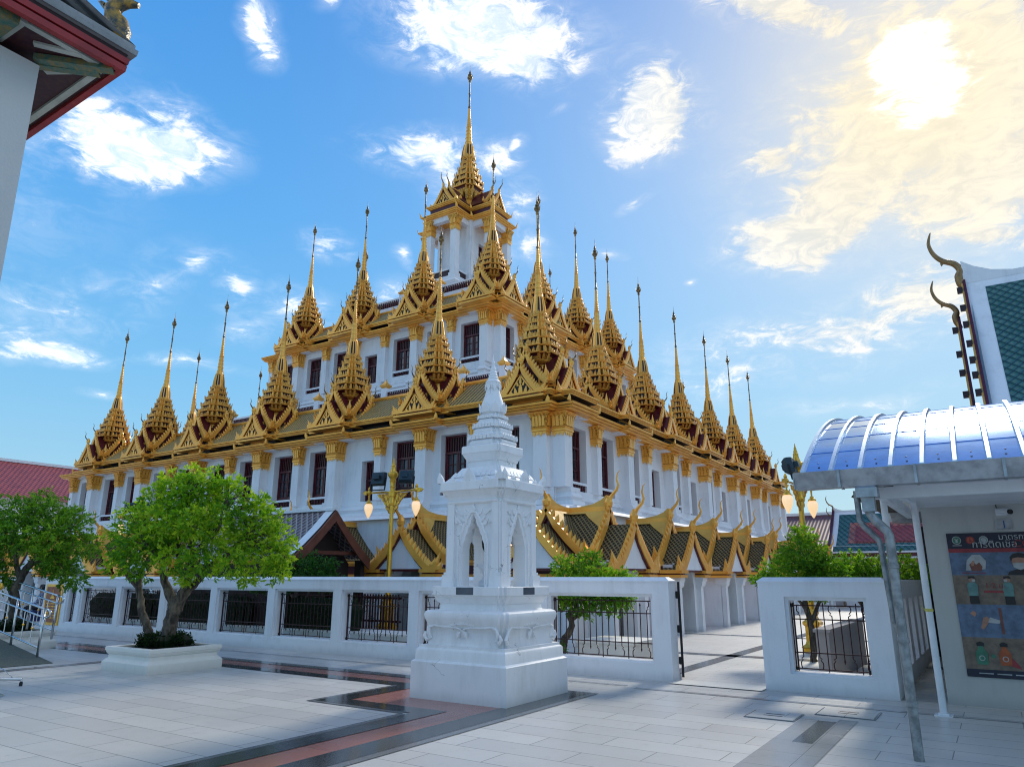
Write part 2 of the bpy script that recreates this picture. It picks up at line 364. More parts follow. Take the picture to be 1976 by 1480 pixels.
g_dark = groundmat('black_granite', (0.045, 0.052, 0.056), (0.038, 0.044, 0.048), (0.02, 0.02, 0.02), 0.9, 0.9, 0.09, 0.004, 0)
g_mid = groundmat('blue_grey_granite', (0.17, 0.18, 0.19), (0.15, 0.16, 0.17), (0.08, 0.08, 0.08), 0.9, 0.9, 0.18, 0.004, 0)
g_court = groundmat('pale_court_paving', (0.62, 0.60, 0.56), (0.57, 0.55, 0.51), (0.28, 0.27, 0.25), 0.9, 0.3, 0.45)

# ------------------------------------------------------------------ mesh helpers
class MB:
    """collects faces for ONE mesh object"""
    def __init__(s):
        s.v = []; s.f = []; s.m = []; s.mats = []; s.M = Matrix.Identity(4); s.attr = None; s.st = []
    def push(s, M): s.st.append(s.M.copy()); s.M = s.M @ M
    def pop(s): s.M = s.st.pop()
    def mi(s, m):
        if m not in s.mats: s.mats.append(m)
        return s.mats.index(m)
    def pts(s, ps):
        i = len(s.v)
        s.v.extend((s.M @ Vector(p))[:] for p in ps)
        return i
    def face(s, idx, m): s.f.append(tuple(idx)); s.m.append(s.mi(m))
    def poly(s, ps, m):
        i = s.pts(ps); s.face(range(i, i+len(ps)), m)
    def box(s, x0, x1, y0, y1, z0, z1, m, bev=0.0):
        if bev > 0:
            b = bev
            rings = [[(x0+b, y0+b), (x1-b, y0+b), (x1-b, y1-b), (x0+b, y1-b)], [(x0, y0), (x1, y0), (x1, y1), (x0, y1)]]
            s.loft([[(x, y, z0) for x, y in rings[1]], [(x, y, z1-b) for x, y in rings[1]], [(x, y, z1) for x, y in rings[0]]], m)
            return
        i = s.pts([(x0, y0, z0), (x1, y0, z0), (x1, y1, z0), (x0, y1, z0), (x0, y0, z1), (x1, y0, z1), (x1, y1, z1), (x0, y1, z1)])
        for q in ((3, 2, 1, 0), (4, 5, 6, 7), (0, 1, 5, 4), (1, 2, 6, 5), (2, 3, 7, 6), (3, 0, 4, 7)):
            s.face([i+k for k in q], m)
    def loft(s, rings, m, cap0=True, cap1=True, closed=True, mats=None):
        n = len(rings[0]); idx = [s.pts(r) for r in rings]
        for a in range(len(rings)-1):
            mm = mats[a] if mats else m
            for k in range(n if closed else n-1):
                k2 = (k+1) % n
                s.face((idx[a]+k, idx[a]+k2, idx[a+1]+k2, idx[a+1]+k), mm)
        if cap0: s.face([idx[0]+k for k in range(n-1, -1, -1)], mats[0] if mats else m)
        if cap1: s.face([idx[-1]+k for k in range(n)], mats[-1] if mats else m)
    def lathe(s, prof, n, m, c=(0, 0), mats=None, shape=None, cap=True):
        """prof: list of (r, z); shape(k) returns the unit outline"""
        if shape is None: unit = [(math.cos(2*math.pi*k/n), math.sin(2*math.pi*k/n)) for k in range(n)]
        else: unit = shape
        s.loft([[(c[0]+r*x, c[1]+r*y, z) for x, y in unit] for r, z in prof], m, cap, cap, mats=mats)
    def tube(s, path, rad, n, m, cap=True):
        if not hasattr(rad, '__len__'): rad = [rad]*len(path)
        P = [Vector(p) for p in path]; rings = []
        ref = None
        for i, p in enumerate(P):
            d = (P[min(i+1, len(P)-1)] - P[max(i-1, 0)]).normalized()
            if ref is None: ref = Vector((0, 0, 1)) if abs(d.z) < .9 else Vector((1, 0, 0))
            a = d.cross(ref); a.normalize(); b = a.cross(d)
            ref = b
            rings.append([p + (a*math.cos(2*math.pi*k/n) + b*math.sin(2*math.pi*k/n))*rad[i] for k in range(n)])
        s.loft(rings, m, cap, cap)
    def prism(s, poly, y0, y1, m, mside=None):
        """outline in x,z pushed along y"""
        n = len(poly)
        i = s.pts([(x, y0, z) for x, z in poly] + [(x, y1, z) for x, z in poly])
        s.face([i+k for k in range(n)], m); s.face([i+n+k for k in range(n-1, -1, -1)], m)
        for k in range(n):
            k2 = (k+1) % n
            s.face((i+k, i+n+k, i+n+k2, i+k2), mside or m)
    def ribbon(s, path, w, y0, y1, m, side=1):
        """flat band in the x,z plane along path, w wide (list or number), between y0 and y1"""
        P = [Vector((p[0], 0, p[1])) for p in path]; n = len(P)
        W = w if hasattr(w, '__len__') else [w]*n
        A = []; B = []
        for i, p in enumerate(P):
            d = (P[min(i+1, n-1)] - P[max(i-1, 0)]).normalized()
            nn = Vector((-d.z, 0, d.x))*side
            A.append(p); B.append(p + nn*W[i])
        rings = []
        for a, b in zip(A, B):
            rings.append([(a.x, y0, a.z), (b.x, y0, b.z), (b.x, y1, b.z), (a.x, y1, a.z)])
        s.loft(rings, m)
    def leaf(s, base, up, side, h, wd, th, m, curl=0.0):
        """pointed antefix: base centre, up vector, side vector"""
        b = Vector(base); u = Vector(up).normalized(); sd = Vector(side).normalized(); o = sd.cross(u)
        i = s.pts([b - sd*wd/2 - o*th/2, b + sd*wd/2 - o*th/2, b + sd*wd/2 + o*th/2, b - sd*wd/2 + o*th/2,
                   b - sd*wd*.42 + u*h*.45 - o*th*.4, b + sd*wd*.42 + u*h*.45 - o*th*.4, b + sd*wd*.42 + u*h*.45 + o*th*.4, b - sd*wd*.42 + u*h*.45 + o*th*.4,
                   b + u*h + sd*wd*curl])
        for a, c in ((0, 1), (1, 2), (2, 3), (3, 0)):
            s.face((i+a, i+c, i+c+4, i+a+4), m); s.face((i+a+4, i+c+4, i+8), m)
    def build(s, name, parent=None, loc=(0, 0, 0), rotz=0.0, scale=None, smooth=False, bevel=0.0, attr=None, link=True):
        me = bpy.data.meshes.new(name)
        me.from_pydata(s.v, [], s.f)
        for m in s.mats: me.materials.append(m)
        me.polygons.foreach_set('material_index', s.m)
        if smooth:
            me.polygons.foreach_set('use_smooth', [True]*len(me.polygons))
            if smooth != 'all':
                bm = bmesh.new(); bm.from_mesh(me)
                bmesh.ops.remove_doubles(bm, verts=bm.verts, dist=1e-5)
                for e in bm.edges:
                    if len(e.link_faces) == 2 and e.calc_face_angle(0) > R(38): e.smooth = False
                bm.to_mesh(me); bm.free()
        if attr is not None:
            a = me.attributes.new('leafv', 'FLOAT', 'FACE'); a.data.foreach_set('value', attr)
        me.update()
        o = bpy.data.objects.new(name, me); COL.objects.link(o)
        o.location = loc; o.rotation_euler = (0, 0, rotz)
        if scale: o.scale = scale if hasattr(scale, '__len__') else (scale,)*3
        if parent: o.parent = parent
        if bevel:
            md = o.modifiers.new('bevel', 'BEVEL'); md.width = bevel; md.segments = 2; md.limit_method = 'ANGLE'; md.angle_limit = R(40)
        return o

def thing(name, label, cat, loc=(0, 0, 0), rotz=0.0, group=None):
    o = bpy.data.objects.new(name, None); COL.objects.link(o)
    o.empty_display_size = 0.3
    o.location = loc; o.rotation_euler = (0, 0, rotz)
    return tag(o, label, cat, group)
def tag(o, label, cat, group=None):
    o['label'] = label; o['category'] = cat
    if group: o['group'] = group
    return o
def setting(o, kind='structure'):
    o['kind'] = kind
    return o
def node(name, parent, loc=(0, 0, 0), rotz=0.0, scale=None):
    o = bpy.data.objects.new(name, None); COL.objects.link(o); o.empty_display_size = 0.2
    o.location = loc; o.rotation_euler = (0, 0, rotz); o.parent = parent
    if scale: o.scale = scale if hasattr(scale, '__len__') else (scale,)*3
    return o
def copy_tree(o, parent=None, loc=None, rotz=None, scale=None, label=None, group=None):
    c = o.copy(); COL.objects.link(c)
    if parent is not None: c.parent = parent
    if loc is not None: c.location = loc
    if rotz is not None: c.rotation_euler = (0, 0, rotz)
    if scale is not None: c.scale = scale if hasattr(scale, '__len__') else (scale,)*3
    if label: c['label'] = label
    if group: c['group'] = group
    for ch in list(o.children): copy_tree(ch, c)
    return c
def catmull(P, rads, n=4, wob=0.0, seed=1):
    """smooth a polyline and its radii"""
    rnd = random.Random(seed); V = [Vector(q) for q in P]; out, ro = [], []
    for i in range(len(V)-1):
        a, b, c, d = V[max(i-1, 0)], V[i], V[i+1], V[min(i+2, len(V)-1)]
        for k in range(n):
            t = k/n
            q = .5*((2*b)+(c-a)*t+(2*a-5*b+4*c-d)*t*t+(3*b-a-3*c+d)*t**3)
            r = rads[i]+(rads[i+1]-rads[i])*t
            out.append(q+Vector((rnd.gauss(0, wob), rnd.gauss(0, wob), 0))); ro.append(r*(1+rnd.uniform(-1, 1)*min(.12, wob*14)))
    out.append(V[-1]); ro.append(rads[-1])
    return out, ro
def RZ(a): return Matrix.Rotation(a, 4, 'Z')
def TR(x, y, z): return Matrix.Translation((x, y, z))
def square(n=0): return [(-1, -1), (1, -1), (1, 1), (-1, 1)]
def redent(a=.72, b=.87):
    """square outline with stepped corners"""
    q = [(1, -a), (1, a), (b, a), (b, b), (a, b), (a, 1)]
    o = []
    for k in range(4):
        c, s_ = round(math.cos(k*math.pi/2)), round(math.sin(k*math.pi/2))
        seq = q[:] if k == 0 else q
        for (x, y) in ([(1, a), (b, a), (b, b), (a, b), (a, 1)]):
            o.append((x*c - y*s_, x*s_ + y*c))
    # each quarter runs from one face to the next
    return o
RED = redent()

# ================================================================== the tiered temple
BX, BY = -25.563, 33.596
temple = thing('tiered_temple', 'huge white three-storey temple crowned by dozens of gilded spires', 'temple', (BX, BY, 0))
YF, XR = 14.30, 14.73            # pilaster fronts of the two visible facades
SP = [-13.5, -9, -4.5, 0, 4.5, 9, 13.5]
MSP = [-6.70, -2.23, 2.23, 6.70]

# ---------------------------------------------------------------- one spire (origin on its axis, z=0 at the cornice)
def gable_shape(mb, d, w, zb, za, thick, teeth, back, tymp=True, roof=None, horn=1.0, bw=1.0):
    """bargeboarded gable looking along -y, front plane y=-d"""
    h = za - zb
    path = [(0, za), (w*.25, za-h*.31), (w*.50, za-h*.60), (w*.72, za-h*.83), (w*.87, za-h*.95), (w, za-h*.985)]
    for s in (1, -1):
        pp = [(x*s, z) for x, z in path]
        mb.ribbon(pp, [x*bw for x in (.05, .13, .135, .13, .12, .09)], -d, -d+thick, gold_s, side=-s)
        p2 = [(x*s, z-.115*bw) for x, z in path[:-1]]
        mb.ribbon(p2, [x*bw for x in (.04, .07, .075, .07, .03)], -d+.035, -d+thick, maroon, side=-s)
        # tooth row
        L = []
        for a in range(len(path)-1):
            for q in range(8):
                t = q/8; L.append((path[a][0]+(path[a+1][0]-path[a][0])*t, path[a][1]+(path[a+1][1]-path[a][1])*t))
        st = max(1, len(L)//teeth)
        for q in range(st//2, len(L)-3, st):
            x, z = L[q]; x2, z2 = L[q+2]
            dx, dz = x2-x, z2-z; l = math.hypot(dx, dz); dx /= l; dz /= l
            up = Vector((dz*-1*s*-1, 0, dx)); up = Vector((-dz*s, 0, dx)) + Vector((dx*s, 0, dz))*-.55
            mb.leaf((x*s, -d+thick/2, z-.01), up, (dx*s, 0, dz), .135*bw, .075*bw, thick*1.1, gold_s)
        # flame at the foot
        for q, (hh, ww, off) in enumerate(((.34, .12, 0), (.24, .10, -.09), (.17, .09, .09))):
            hh *= bw; ww *= bw; off *= bw
            mb.leaf(((w+off)*s, -d+thick/2, zb-.02), (.28*s, -.1, 1), (1, 0, 0), hh, ww, thick*1.2, gold_s, curl=.5*s)
    # horn on top
    mb.lathe([(.02*bw, za-.02), (.075*bw, za+.06*bw), (.085*bw, za+.13*bw), (.05*bw, za+.21*bw), (.02*bw, za+.26*bw)], 8, gold_s, c=(0, -d+thick/2))
    h_ = horn
    mb.tube([(0, -d+.02, za+.18*bw), (0, -d-.04*h_, za+.30*h_), (0, -d-.16*h_, za+.42*h_), (0, -d-.21*h_, za+.53*h_), (0, -d-.17*h_, za+.68*h_), (0, -d-.20*h_, za+.80*h_), (0, -d-.27*h_, za+.86*h_)], [.045*bw, .040*h_, .034*h_, .026*h_, .020*h_, .013*h_, .003], 6, gold_s if horn > 1 else tarnish)
    # roof behind
    out = [(-x, z-.02) for x, z in path[::-1]] + [(x, z-.02) for x, z in path[1:]]
    mb.prism(out + [(w*.9, zb-.06), (-w*.9, zb-.06)], -d+thick+.002, back, maroon, roof or maroon)
    if tymp:
        wt, ht = w*.60, h*.62
        mb.poly([(-wt, -d+thick-.012, zb+.01), (wt, -d+thick-.012, zb+.01), (0, -d+thick-.012, zb+ht)], dark)
        y = -d+thick-.03
        for s in (1, -1):
            mb.ribbon([(0, zb+ht+.02), (s*(wt+.02), zb)], .05, y, y+.02, gold_s, side=-s)
        for (x, z, hh, ww, tl) in ((0, .02, .30, .16, 0), (-.16, .0, .22, .13, -.2), (.16, 0, .22, .13, .2), (-.30, 0, .14, .10, -.4), (.30, 0, .14, .10, .4), (0, .28, .18, .10, 0), (-.09, .22, .14, .08, -.3), (.09, .22, .14, .08, .3)):
            mb.leaf((x*w/.8, y, zb+z*h/.8), (tl, 0, 1), (1, 0, 0), hh*h/.8, ww, .025, gold_s)

def make_gable():
    mb = MB()
    gable_shape(mb, 1.27, .84, .26, 1.30, .085, 12, -.15, horn=.7, bw=1.1)
    gable_shape(mb, .93, .88, .66, 1.80, .085, 12, -.1, tymp=False, horn=.7, bw=1.1)
    # carved wall under the upper gable
    mb.box(-.60, .60, -.86, -.2, .2, .95, maroon_d)
    for x in (-.52, -.26, 0, .26, .52): mb.box(x-.035, x+.035, -.90, -.84, .3, .95, gold_s)
    # base moulding
    mb.box(-.90, .90, -1.30, -.5, .10, .17, gold_s); mb.box(-.86, .86, -1.26, -.5, .17, .21, maroon); mb.box(-.92, .92, -1.34, -.5, .21, .27, gold_s)
    return mb

RT = redent(.56, .80)
def make_tiers():
    mb = MB()
    # platform in the re-entrant corners, dwarf column and lotus
    mb.loft([[(r*x, r*y, z) for x, y in RED] for r, z in ((.80, .05), (.80, .12), (.70, .16), (.70, .48), (.88, .54), (.90, .62), (.80, .66), (.5, .70))], gold_s,
            mats=[gold_s, gold_s, maroon_d, gold_s, gold_s, gold_s, gold_s])
    for k in range(4):
        mb.push(RZ(R(45+90*k)))
        for (x, h, yy) in ((0, .72, -.80), (-.20, .52, -.84), (.20, .52, -.84), (-.11, .60, -.55), (.11, .60, -.55), (0, .8, -.40)):
            mb.leaf((x, yy, .62), (x*.2, -.06, 1), (1, 0, 0), h, .19, .09, gold_s)
        mb.pop()
    mb.lathe([(.24, .66), (.24, .8), (.20, .84), (.20, 1.26), (.25, 1.30)], 12, maroon_d)
    for k in range(8):
        a = k*math.pi/4; mb.box_at = None
        mb.push(RZ(a)); mb.box(.18, .25, -.05, .05, .7, 1.3, gold_s); mb.pop()
    # scalloped lotus neck
    n = 32; rings = []
    for r, z in ((.20, 1.29), (.34, 1.30), (.40, 1.37), (.385, 1.45), (.26, 1.50), (.26, 1.56)):
        rings.append([(r*(1+.06*math.cos(12*2*math.pi*k/n*n/32))*math.cos(2*math.pi*k/n), r*(1+.06*math.cos(12*2*math.pi*k/n))*math.sin(2*math.pi*k/n), z) for k in range(n)])
    mb.loft(rings, gold)
    # flaring underside
    mb.loft([[(r*x, r*y, z) for x, y in RT] for r, z in ((.26, 1.50), (.46, 1.54), (.50, 1.57), (.50, 1.61), (.45, 1.63))], gold_s)
    tiers = [(1.62, .48, 1.76, .70, .20), (1.85, .63, 2.02, .70, .21), (2.11, .57, 2.33, .595, .22), (2.42, .45, 2.66, .465, .21), (2.75, .345, 2.96, .355, .18), (3.04, .27, 3.20, .30, .14)]
    for (z0, rr, z1, rl, ah) in tiers:
        rt = min(rr, rl*.93); low = z0 < 1.7
        r1 = rl*.86 if low else rt
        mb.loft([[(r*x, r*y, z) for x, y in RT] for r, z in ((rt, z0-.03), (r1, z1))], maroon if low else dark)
        mb.loft([[(r*x, r*y, z) for x, y in RT] for r, z in ((r1*.98, z1-.012), (rl, z1+.008), (rl*1.03, z1+.03), (rl*1.03, z1+.055), (rl*.9, z1+.08))], gold_s, mats=[maroon, gold_s, gold_s, gold_s])
        for (x, y) in RT:
            x0, y0, x1, y1 = x*rt, y*rt, x*r1, y*r1; c_ = .030
            mb.loft([[(x0+a, y0+b, z0) for a, b in ((-c_, -c_), (c_, -c_), (c_, c_), (-c_, c_))], [(x1+a, y1+b, z1) for a, b in ((-c_, -c_), (c_, -c_), (c_, c_), (-c_, c_))]], gold_s)
        for k in range(4):
            mb.push(RZ(k*math.pi/2))
            for (t, hh, ww) in ((-.50, .95, .17), (-.27, .8, .17), (0, 1.3, .30), (.27, .8, .17), (.50, .95, .17)):
                mb.leaf((t*rl, -rl*.99, z1+.04), (0, -.10, 1), (1, 0, 0), ah*hh*.85, rl*ww, .04, gold_t)
                if not low and abs(t) in (0, .27): mb.leaf((t*rt, -rt-.015, z0-.01), (0, -.03, 1), (1, 0, 0), (z1-z0)*1.0, rt*.17, .025, gold_t)
                if low: mb.leaf((t*rt, -rt-.02, z0), (0, -.55, 1), (1, 0, 0), .2, rt*.24, .03, gold_t)
            mb.pop()
            mb.push(RZ(R(45)+k*math.pi/2))
            for (t, hh) in ((0, 1.2), (-.20, .95), (.20, .95)):
                mb.leaf((t*rl*1.5, -rl*(1.12-abs(t)*.45), z1+.04), (t, -.30, 1), (1, 0, 0), ah*hh*.9, rl*.16, .04, gold_t)
                if not low: mb.leaf((t*rt*1.4, -rt*(1.10-abs(t)*.45), z0-.01), (0, -.03, 1), (1, 0, 0), (z1-z0), rt*.13, .03, gold_t)
            mb.pop()
    return mb

def make_bell():
    mb = MB(); n = 16
    prof = [(.26, 3.26), (.285, 3.31), (.262, 3.38), (.235, 3.66), (.18, 3.97), (.14, 4.10)]
    rings = [[(r*math.cos(2*math.pi*k/n), r*math.sin(2*math.pi*k/n), z) for k in range(n)] for r, z in prof]
    idx = [mb.pts(r) for r in rings]
    for a in range(len(prof)-1):
        for k in range(n):
            m = gold_s
            if a in (2, 3) and k % 4 in (1, 2): m = maroon_d
            mb.face((idx[a]+k, idx[a]+(k+1) % n, idx[a+1]+(k+1) % n, idx[a+1]+k), m)
    for k in range(8):
        a = 2*math.pi*(k+.0)/8
        c, s = math.cos(a), math.sin(a)
        mb.tube([(.268*c, .268*s, 3.36), (.238*c, .238*s, 3.68), (.178*c, .178*s, 4.0)], [.024, .021, .018], 5, gold_s)
    for k in range(12):
        a = 2*math.pi*k/12; c, s = math.cos(a), math.sin(a)
        mb.leaf((.285*c, .285*s, 3.29), (c*.1, s*.1, 1), (-s, c, 0), .15, .11, .025, gold_t)
    return mb
def make_shaft():
    mb = MB(); prof = [(.13, 4.08), (.155, 4.11), (.15, 4.16), (.12, 4.18)]
    z, r = 4.18, .122
    while z < 4.72:
        prof += [(r, z), (r*1.02, z+.14), (r*1.16, z+.15), (r*1.14, z+.175), (r*.93, z+.18)]; z += .18; r *= .92
    while z < 5.78:
        prof += [(r*.86, z), (r*1.12, z+.035), (r*1.12, z+.055), (r*.84, z+.085)]; z += .095; r *= .935
    i0 = len(prof)
    prof += [(.036, z+.02), (.058, z+.05), (.058, z+.09), (.034, z+.12), (.030, z+.72), (.045, z+.74), (.045, z+.78), (.028, z+.80), (.024, 7.22)]
    mats = [gold_s]*(i0-1) + [tarnish]*(len(prof)-i0)
    mb.lathe(prof, 10, gold_s, mats=mats)
    return mb
def make_finial():
    mb = MB()
    mb.lathe([(.022, 7.18), (.05, 7.23), (.06, 7.27), (.035, 7.30), (.055, 7.33), (.105, 7.40), (.115, 7.46), (.08, 7.50), (.04, 7.52), (.075, 7.55), (.08, 7.59), (.045, 7.63), (.03, 7.65), (.05, 7.68), (.045, 7.72), (.015, 7.80), (.006, 7.95), (.004, 8.12)], 10, tarnish)
    for k in range(4):
        a = k*math.pi/2; mb.leaf((.10*math.cos(a), .10*math.sin(a), 7.44), (math.cos(a)*.3, math.sin(a)*.3, 1), (-math.sin(a), math.cos(a), 0), .12, .05, .01, tarnish)
    return mb

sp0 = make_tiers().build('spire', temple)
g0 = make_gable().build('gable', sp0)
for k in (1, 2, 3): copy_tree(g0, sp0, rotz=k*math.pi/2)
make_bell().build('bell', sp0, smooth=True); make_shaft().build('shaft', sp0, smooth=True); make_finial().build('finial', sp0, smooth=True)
spots = []
for a in SP: spots += [(a, -13.5)]
for a in SP[1:]: spots += [(13.5, a)]
for a in SP[:-1]: spots += [(a, 13.5)]
for a in SP[1:-1]: spots += [(-13.5, a)]
first = True
for (x, y) in spots:
    o = sp0 if first else copy_tree(sp0, temple)
    first = False
    o.location = (x, y, 7.08)
for a in MSP:
    for b in MSP:
        if abs(a) < 6 and abs(b) < 6: continue
        copy_tree(sp0, temple, loc=(a, b, 14.15), scale=1.08)
# old spires lean a little, each its own way
rl_ = random.Random(31)
for o in temple.children:
    if o.name.split('.')[0] == 'spire':
        o.rotation_euler = (rl_.gauss(0, .0035), rl_.gauss(0, .0035), rl_.choice((0, 1, 2, 3))*math.pi/2)

# ---------------------------------------------------------------- walls
def wall_face(mb, u0, u1, z0, z1, W, openings, depth, m):
    us = sorted({u0, u1, *[o[0] for o in openings], *[o[1] for o in openings]})
    zs = sorted({z0, z1, *[o[2] for o in openings], *[o[3] for o in openings]})
    us = [u for u in us if u0 <= u <= u1]; zs = [z for z in zs if z0 <= z <= z1]
    for a in range(len(us)-1):
        for b in range(len(zs)-1):
            cu, cz = (us[a]+us[a+1])/2, (zs[b]+zs[b+1])/2
            if any(o[0] < cu < o[1] and o[2] < cz < o[3] for o in openings): continue
            mb.poly([(us[a], -W, zs[b]), (us[a+1], -W, zs[b]), (us[a+1], -W, zs[b+1]), (us[a], -W, zs[b+1])], m)
    for (a, b, c, d) in openings:
        y0, y1 = -W, -W+depth
        mb.poly([(a, y0, c), (a, y0, d), (a, y1, d), (a, y1, c)], m)
        mb.poly([(b, y0, d), (b, y0, c), (b, y1, c), (b, y1, d)], m)
        mb.poly([(a, y0, d), (b, y0, d), (b, y1, d), (a, y1, d)], m)
        mb.poly([(b, y0, c), (a, y0, c), (a, y1, c), (b, y1, c)], m)

def make_window(wd, z0, z1, bal, name='window'):
    """origin on the wall face, bottom middle of the opening; returns the part"""
    h = z1-z0; y = .26; fr = .065
    mb = MB()
    mb.box(-wd/2, -wd/2+fr, y, y+.10, 0, h, maroon); mb.box(wd/2-fr, wd/2, y, y+.10, 0, h, maroon)
    mb.box(-wd/2+fr, wd/2-fr, y, y+.10, h-fr, h, maroon); mb.box(-wd/2+fr, wd/2-fr, y, y+.10, 0, fr, maroon)
    zt = h*.64
    mb.box(-wd/2+fr, wd/2-fr, y-.02, y+.10, zt, zt+.07, maroon)
    o = mb.build(name, temple)
    c = MB(); l = wd/2-fr
    for s in (-1, 1):
        x0, x1 = (-l, -.012) if s < 0 else (.012, l)
        c.box(x0, x0+.055, y+.02, y+.07, fr, zt, maroon); c.box(x1-.055, x1, y+.02, y+.07, fr, zt, maroon)
        xm = (x0+x1)/2
        c.box(xm-.013, xm+.013, y+.03, y+.06, fr, zt, maroon)
        for q in (1, 2): c.box(x0+.055, x1-.055, y+.03, y+.06, fr+(zt-fr)*q/3-.013, fr+(zt-fr)*q/3+.013, maroon)
        c.box(x0+.055, x1-.055, y+.025, y+.065, fr, fr+.09, maroon)
    c.build('casement', o)
    g = MB(); g.box(-l, l, y+.07, y+.09, fr, zt, glass); g.build('pane', o)
    b = MB(); n = 9
    for q in range(n): b.box(-l+2*l*(q+.5)/n-.018, -l+2*l*(q+.5)/n+.018, y+.02, y+.05, zt+.07, h-fr, maroon)
    b.box(-l, l, y+.075, y+.09, zt+.07, h-fr, dark)
    b.build('grille', o)
    if bal:
        k = MB(); zb, zc = bal[0]-z0, bal[1]-z0
        k.box(-wd/2, wd/2, .16, .18, zb, zc, maroon_d)
        n = 7
        for q in range(n):
            x = -wd/2+wd*(q+.5)/n; hh = zc-zb
            k.lathe([(.035, zb), (.035, zb+hh*.1), (.02, zb+hh*.2), (.045, zb+hh*.5), (.02, zb+hh*.8), (.038, zb+hh*.9), (.038, zb+hh)], 8, maroon, c=(x, .07))
        k.build('balusters', o)
    return o

def make_pilaster(wd, dp, z0, zc, z1, z_off):
    """plain shaft with a gilded lotus capital; origin on the facade plane under the eave"""
    mb = MB(); mb.box(-wd/2, wd/2, -.001, dp, z0, zc+.02, white)
    o = mb.build('pilaster', temple)
    c = MB(); h = z1-zc
    def ring(e, z): return [(-wd/2-e, -e, z), (wd/2+e, -e, z), (wd/2+e, dp, z), (-wd/2-e, dp, z)]
    c.loft([ring(.012, zc-.02), ring(.02, zc+.03), ring(.05, zc+.05), ring(.05, zc+.10), ring(.03, zc+.12), ring(.06, zc+.17), ring(.035, zc+.19), ring(.05, zc+h*.6), ring(.10, zc+h*.88), ring(.13, z1-.03), ring(.13, z1)], gold,
           mats=[gold_s, gold_s, gold_s, gold_s, gold_s, gold_s, gold, gold, gold_s, gold_s])
    def fringe(a, b, n, out):
        a = Vector(a); b = Vector(b); d = (b-a).normalized()
        for q in range(n):
            p = a+(b-a)*(q+.5)/n; l = (b-a).length/n
            c.leaf((p.x, p.y, zc+.02), (out[0]*.06, out[1]*.06, -1), d, .13 if q % 2 else .17, l*.95, .018, gold_s)
            p2 = p+Vector((out[0], out[1], 0))*.03
            c.leaf((p2.x, p2.y, zc+.2), (out[0]*.10, out[1]*.10, 1), d, h*.80, l*.85, .03, gold_s)
            p3 = p+Vector((out[0], out[1], 0))*.10
            c.leaf((p3.x, p3.y, zc+h*.82), (out[0]*.75, out[1]*.75, 1), d, .12, l*.6, .02, gold_s)
    n = max(3, int(wd/.10))
    fringe((-wd/2, -.02, 0), (wd/2, -.02, 0), n, (0, -1)); m = max(2, int(dp/.12))
    fringe((-wd/2-.02, 0, 0), (-wd/2-.02, dp, 0), m, (-1, 0)); fringe((wd/2+.02, 0, 0), (wd/2+.02, dp, 0), m, (1, 0))
    c.build('capital', o)
    return o

def place(proto, used, k, W, u, z=0):
    """put a facade part on the left (k=0) or right (k=1) facade at distance u from its middle"""
    o = proto if not used else copy_tree(proto, temple)
    o.location = (u, -W, z) if k == 0 else (W, u, z)
    o.rotation_euler = (0, 0, k*math.pi/2)
    return True

win = make_window(1.14, 4.70, 6.53, (4.40, 4.62)); wu = False
door = make_window(.95, 3.82, 5.92, None, 'tall_window'); du = False
pil = make_pilaster(.48, .44, 4.38, 6.10, 6.76, 0); pu = False
spil = make_pilaster(.32, .24, 4.38, 6.12, 6.76, 0); su = False
hw, hd = 1.14/2, .95/2
lower = MB()
for k, W in ((0, YF), (1, XR)):
    ops = []; Ww = W-.43
    for i in range(-1, 7):
        base = SP[0]+4.5*i
        for j, q in enumerate((1.16, 3.34)):
            u = base+q
            if k == 0 and not (-16.0 < u < 13.4): continue
            if k == 1 and not (-13.4 < u < 16.0): continue
            isdoor = (k == 0 and abs(u-(4.5+1.75)) < .7) or (k == 1 and j == 1 and i >= 1)
            if k == 0 and abs(u-(4.5+1.16)) < .1: isdoor = True; u += .55
            if isdoor:
                ops.append((u-hd, u+hd, 3.82, 5.92)); du = place(door, du, k, Ww, u, 3.82)
            else:
                ops.append((u-hw, u+hw, 4.70, 6.53)); ops.append((u-hw, u+hw, 4.40, 4.62)); wu = place(win, wu, k, Ww, u, 4.70)
    lo, hi = (-16.2, 14.20) if k == 0 else (-14.0, 16.2)
    mb = lower
    mb.push(RZ(k*math.pi/2))
    wall_face(mb, lo, hi, 3.80, 6.78, Ww, ops, .40, white)
    mb.pop()
    ends = [u for u in SP if abs(u) < 13] + ([-13.5, 13.5+.45] if k == 0 else [13.5, -13.5-.31])
    for u in ends: pu = place(pil, pu, k, W, u)
    smalls = [SP[i]+2.25 for i in range(6)] + ([-15.75] if k == 0 else [15.75])
    for u in smalls: su = place(spil, su, k, W-.19, u)
# closing sides of the corner notch and the far sides
lower.box(-16.2, -16.0, -13.86, 16.2, 3.8, 6.78, white); lower.box(-16.0, 14.2, 16.0, 16.2, 3.8, 6.78, white)
lower.box(13.86, 14.29, -14.02, -13.6, 3.80, 6.779, white)
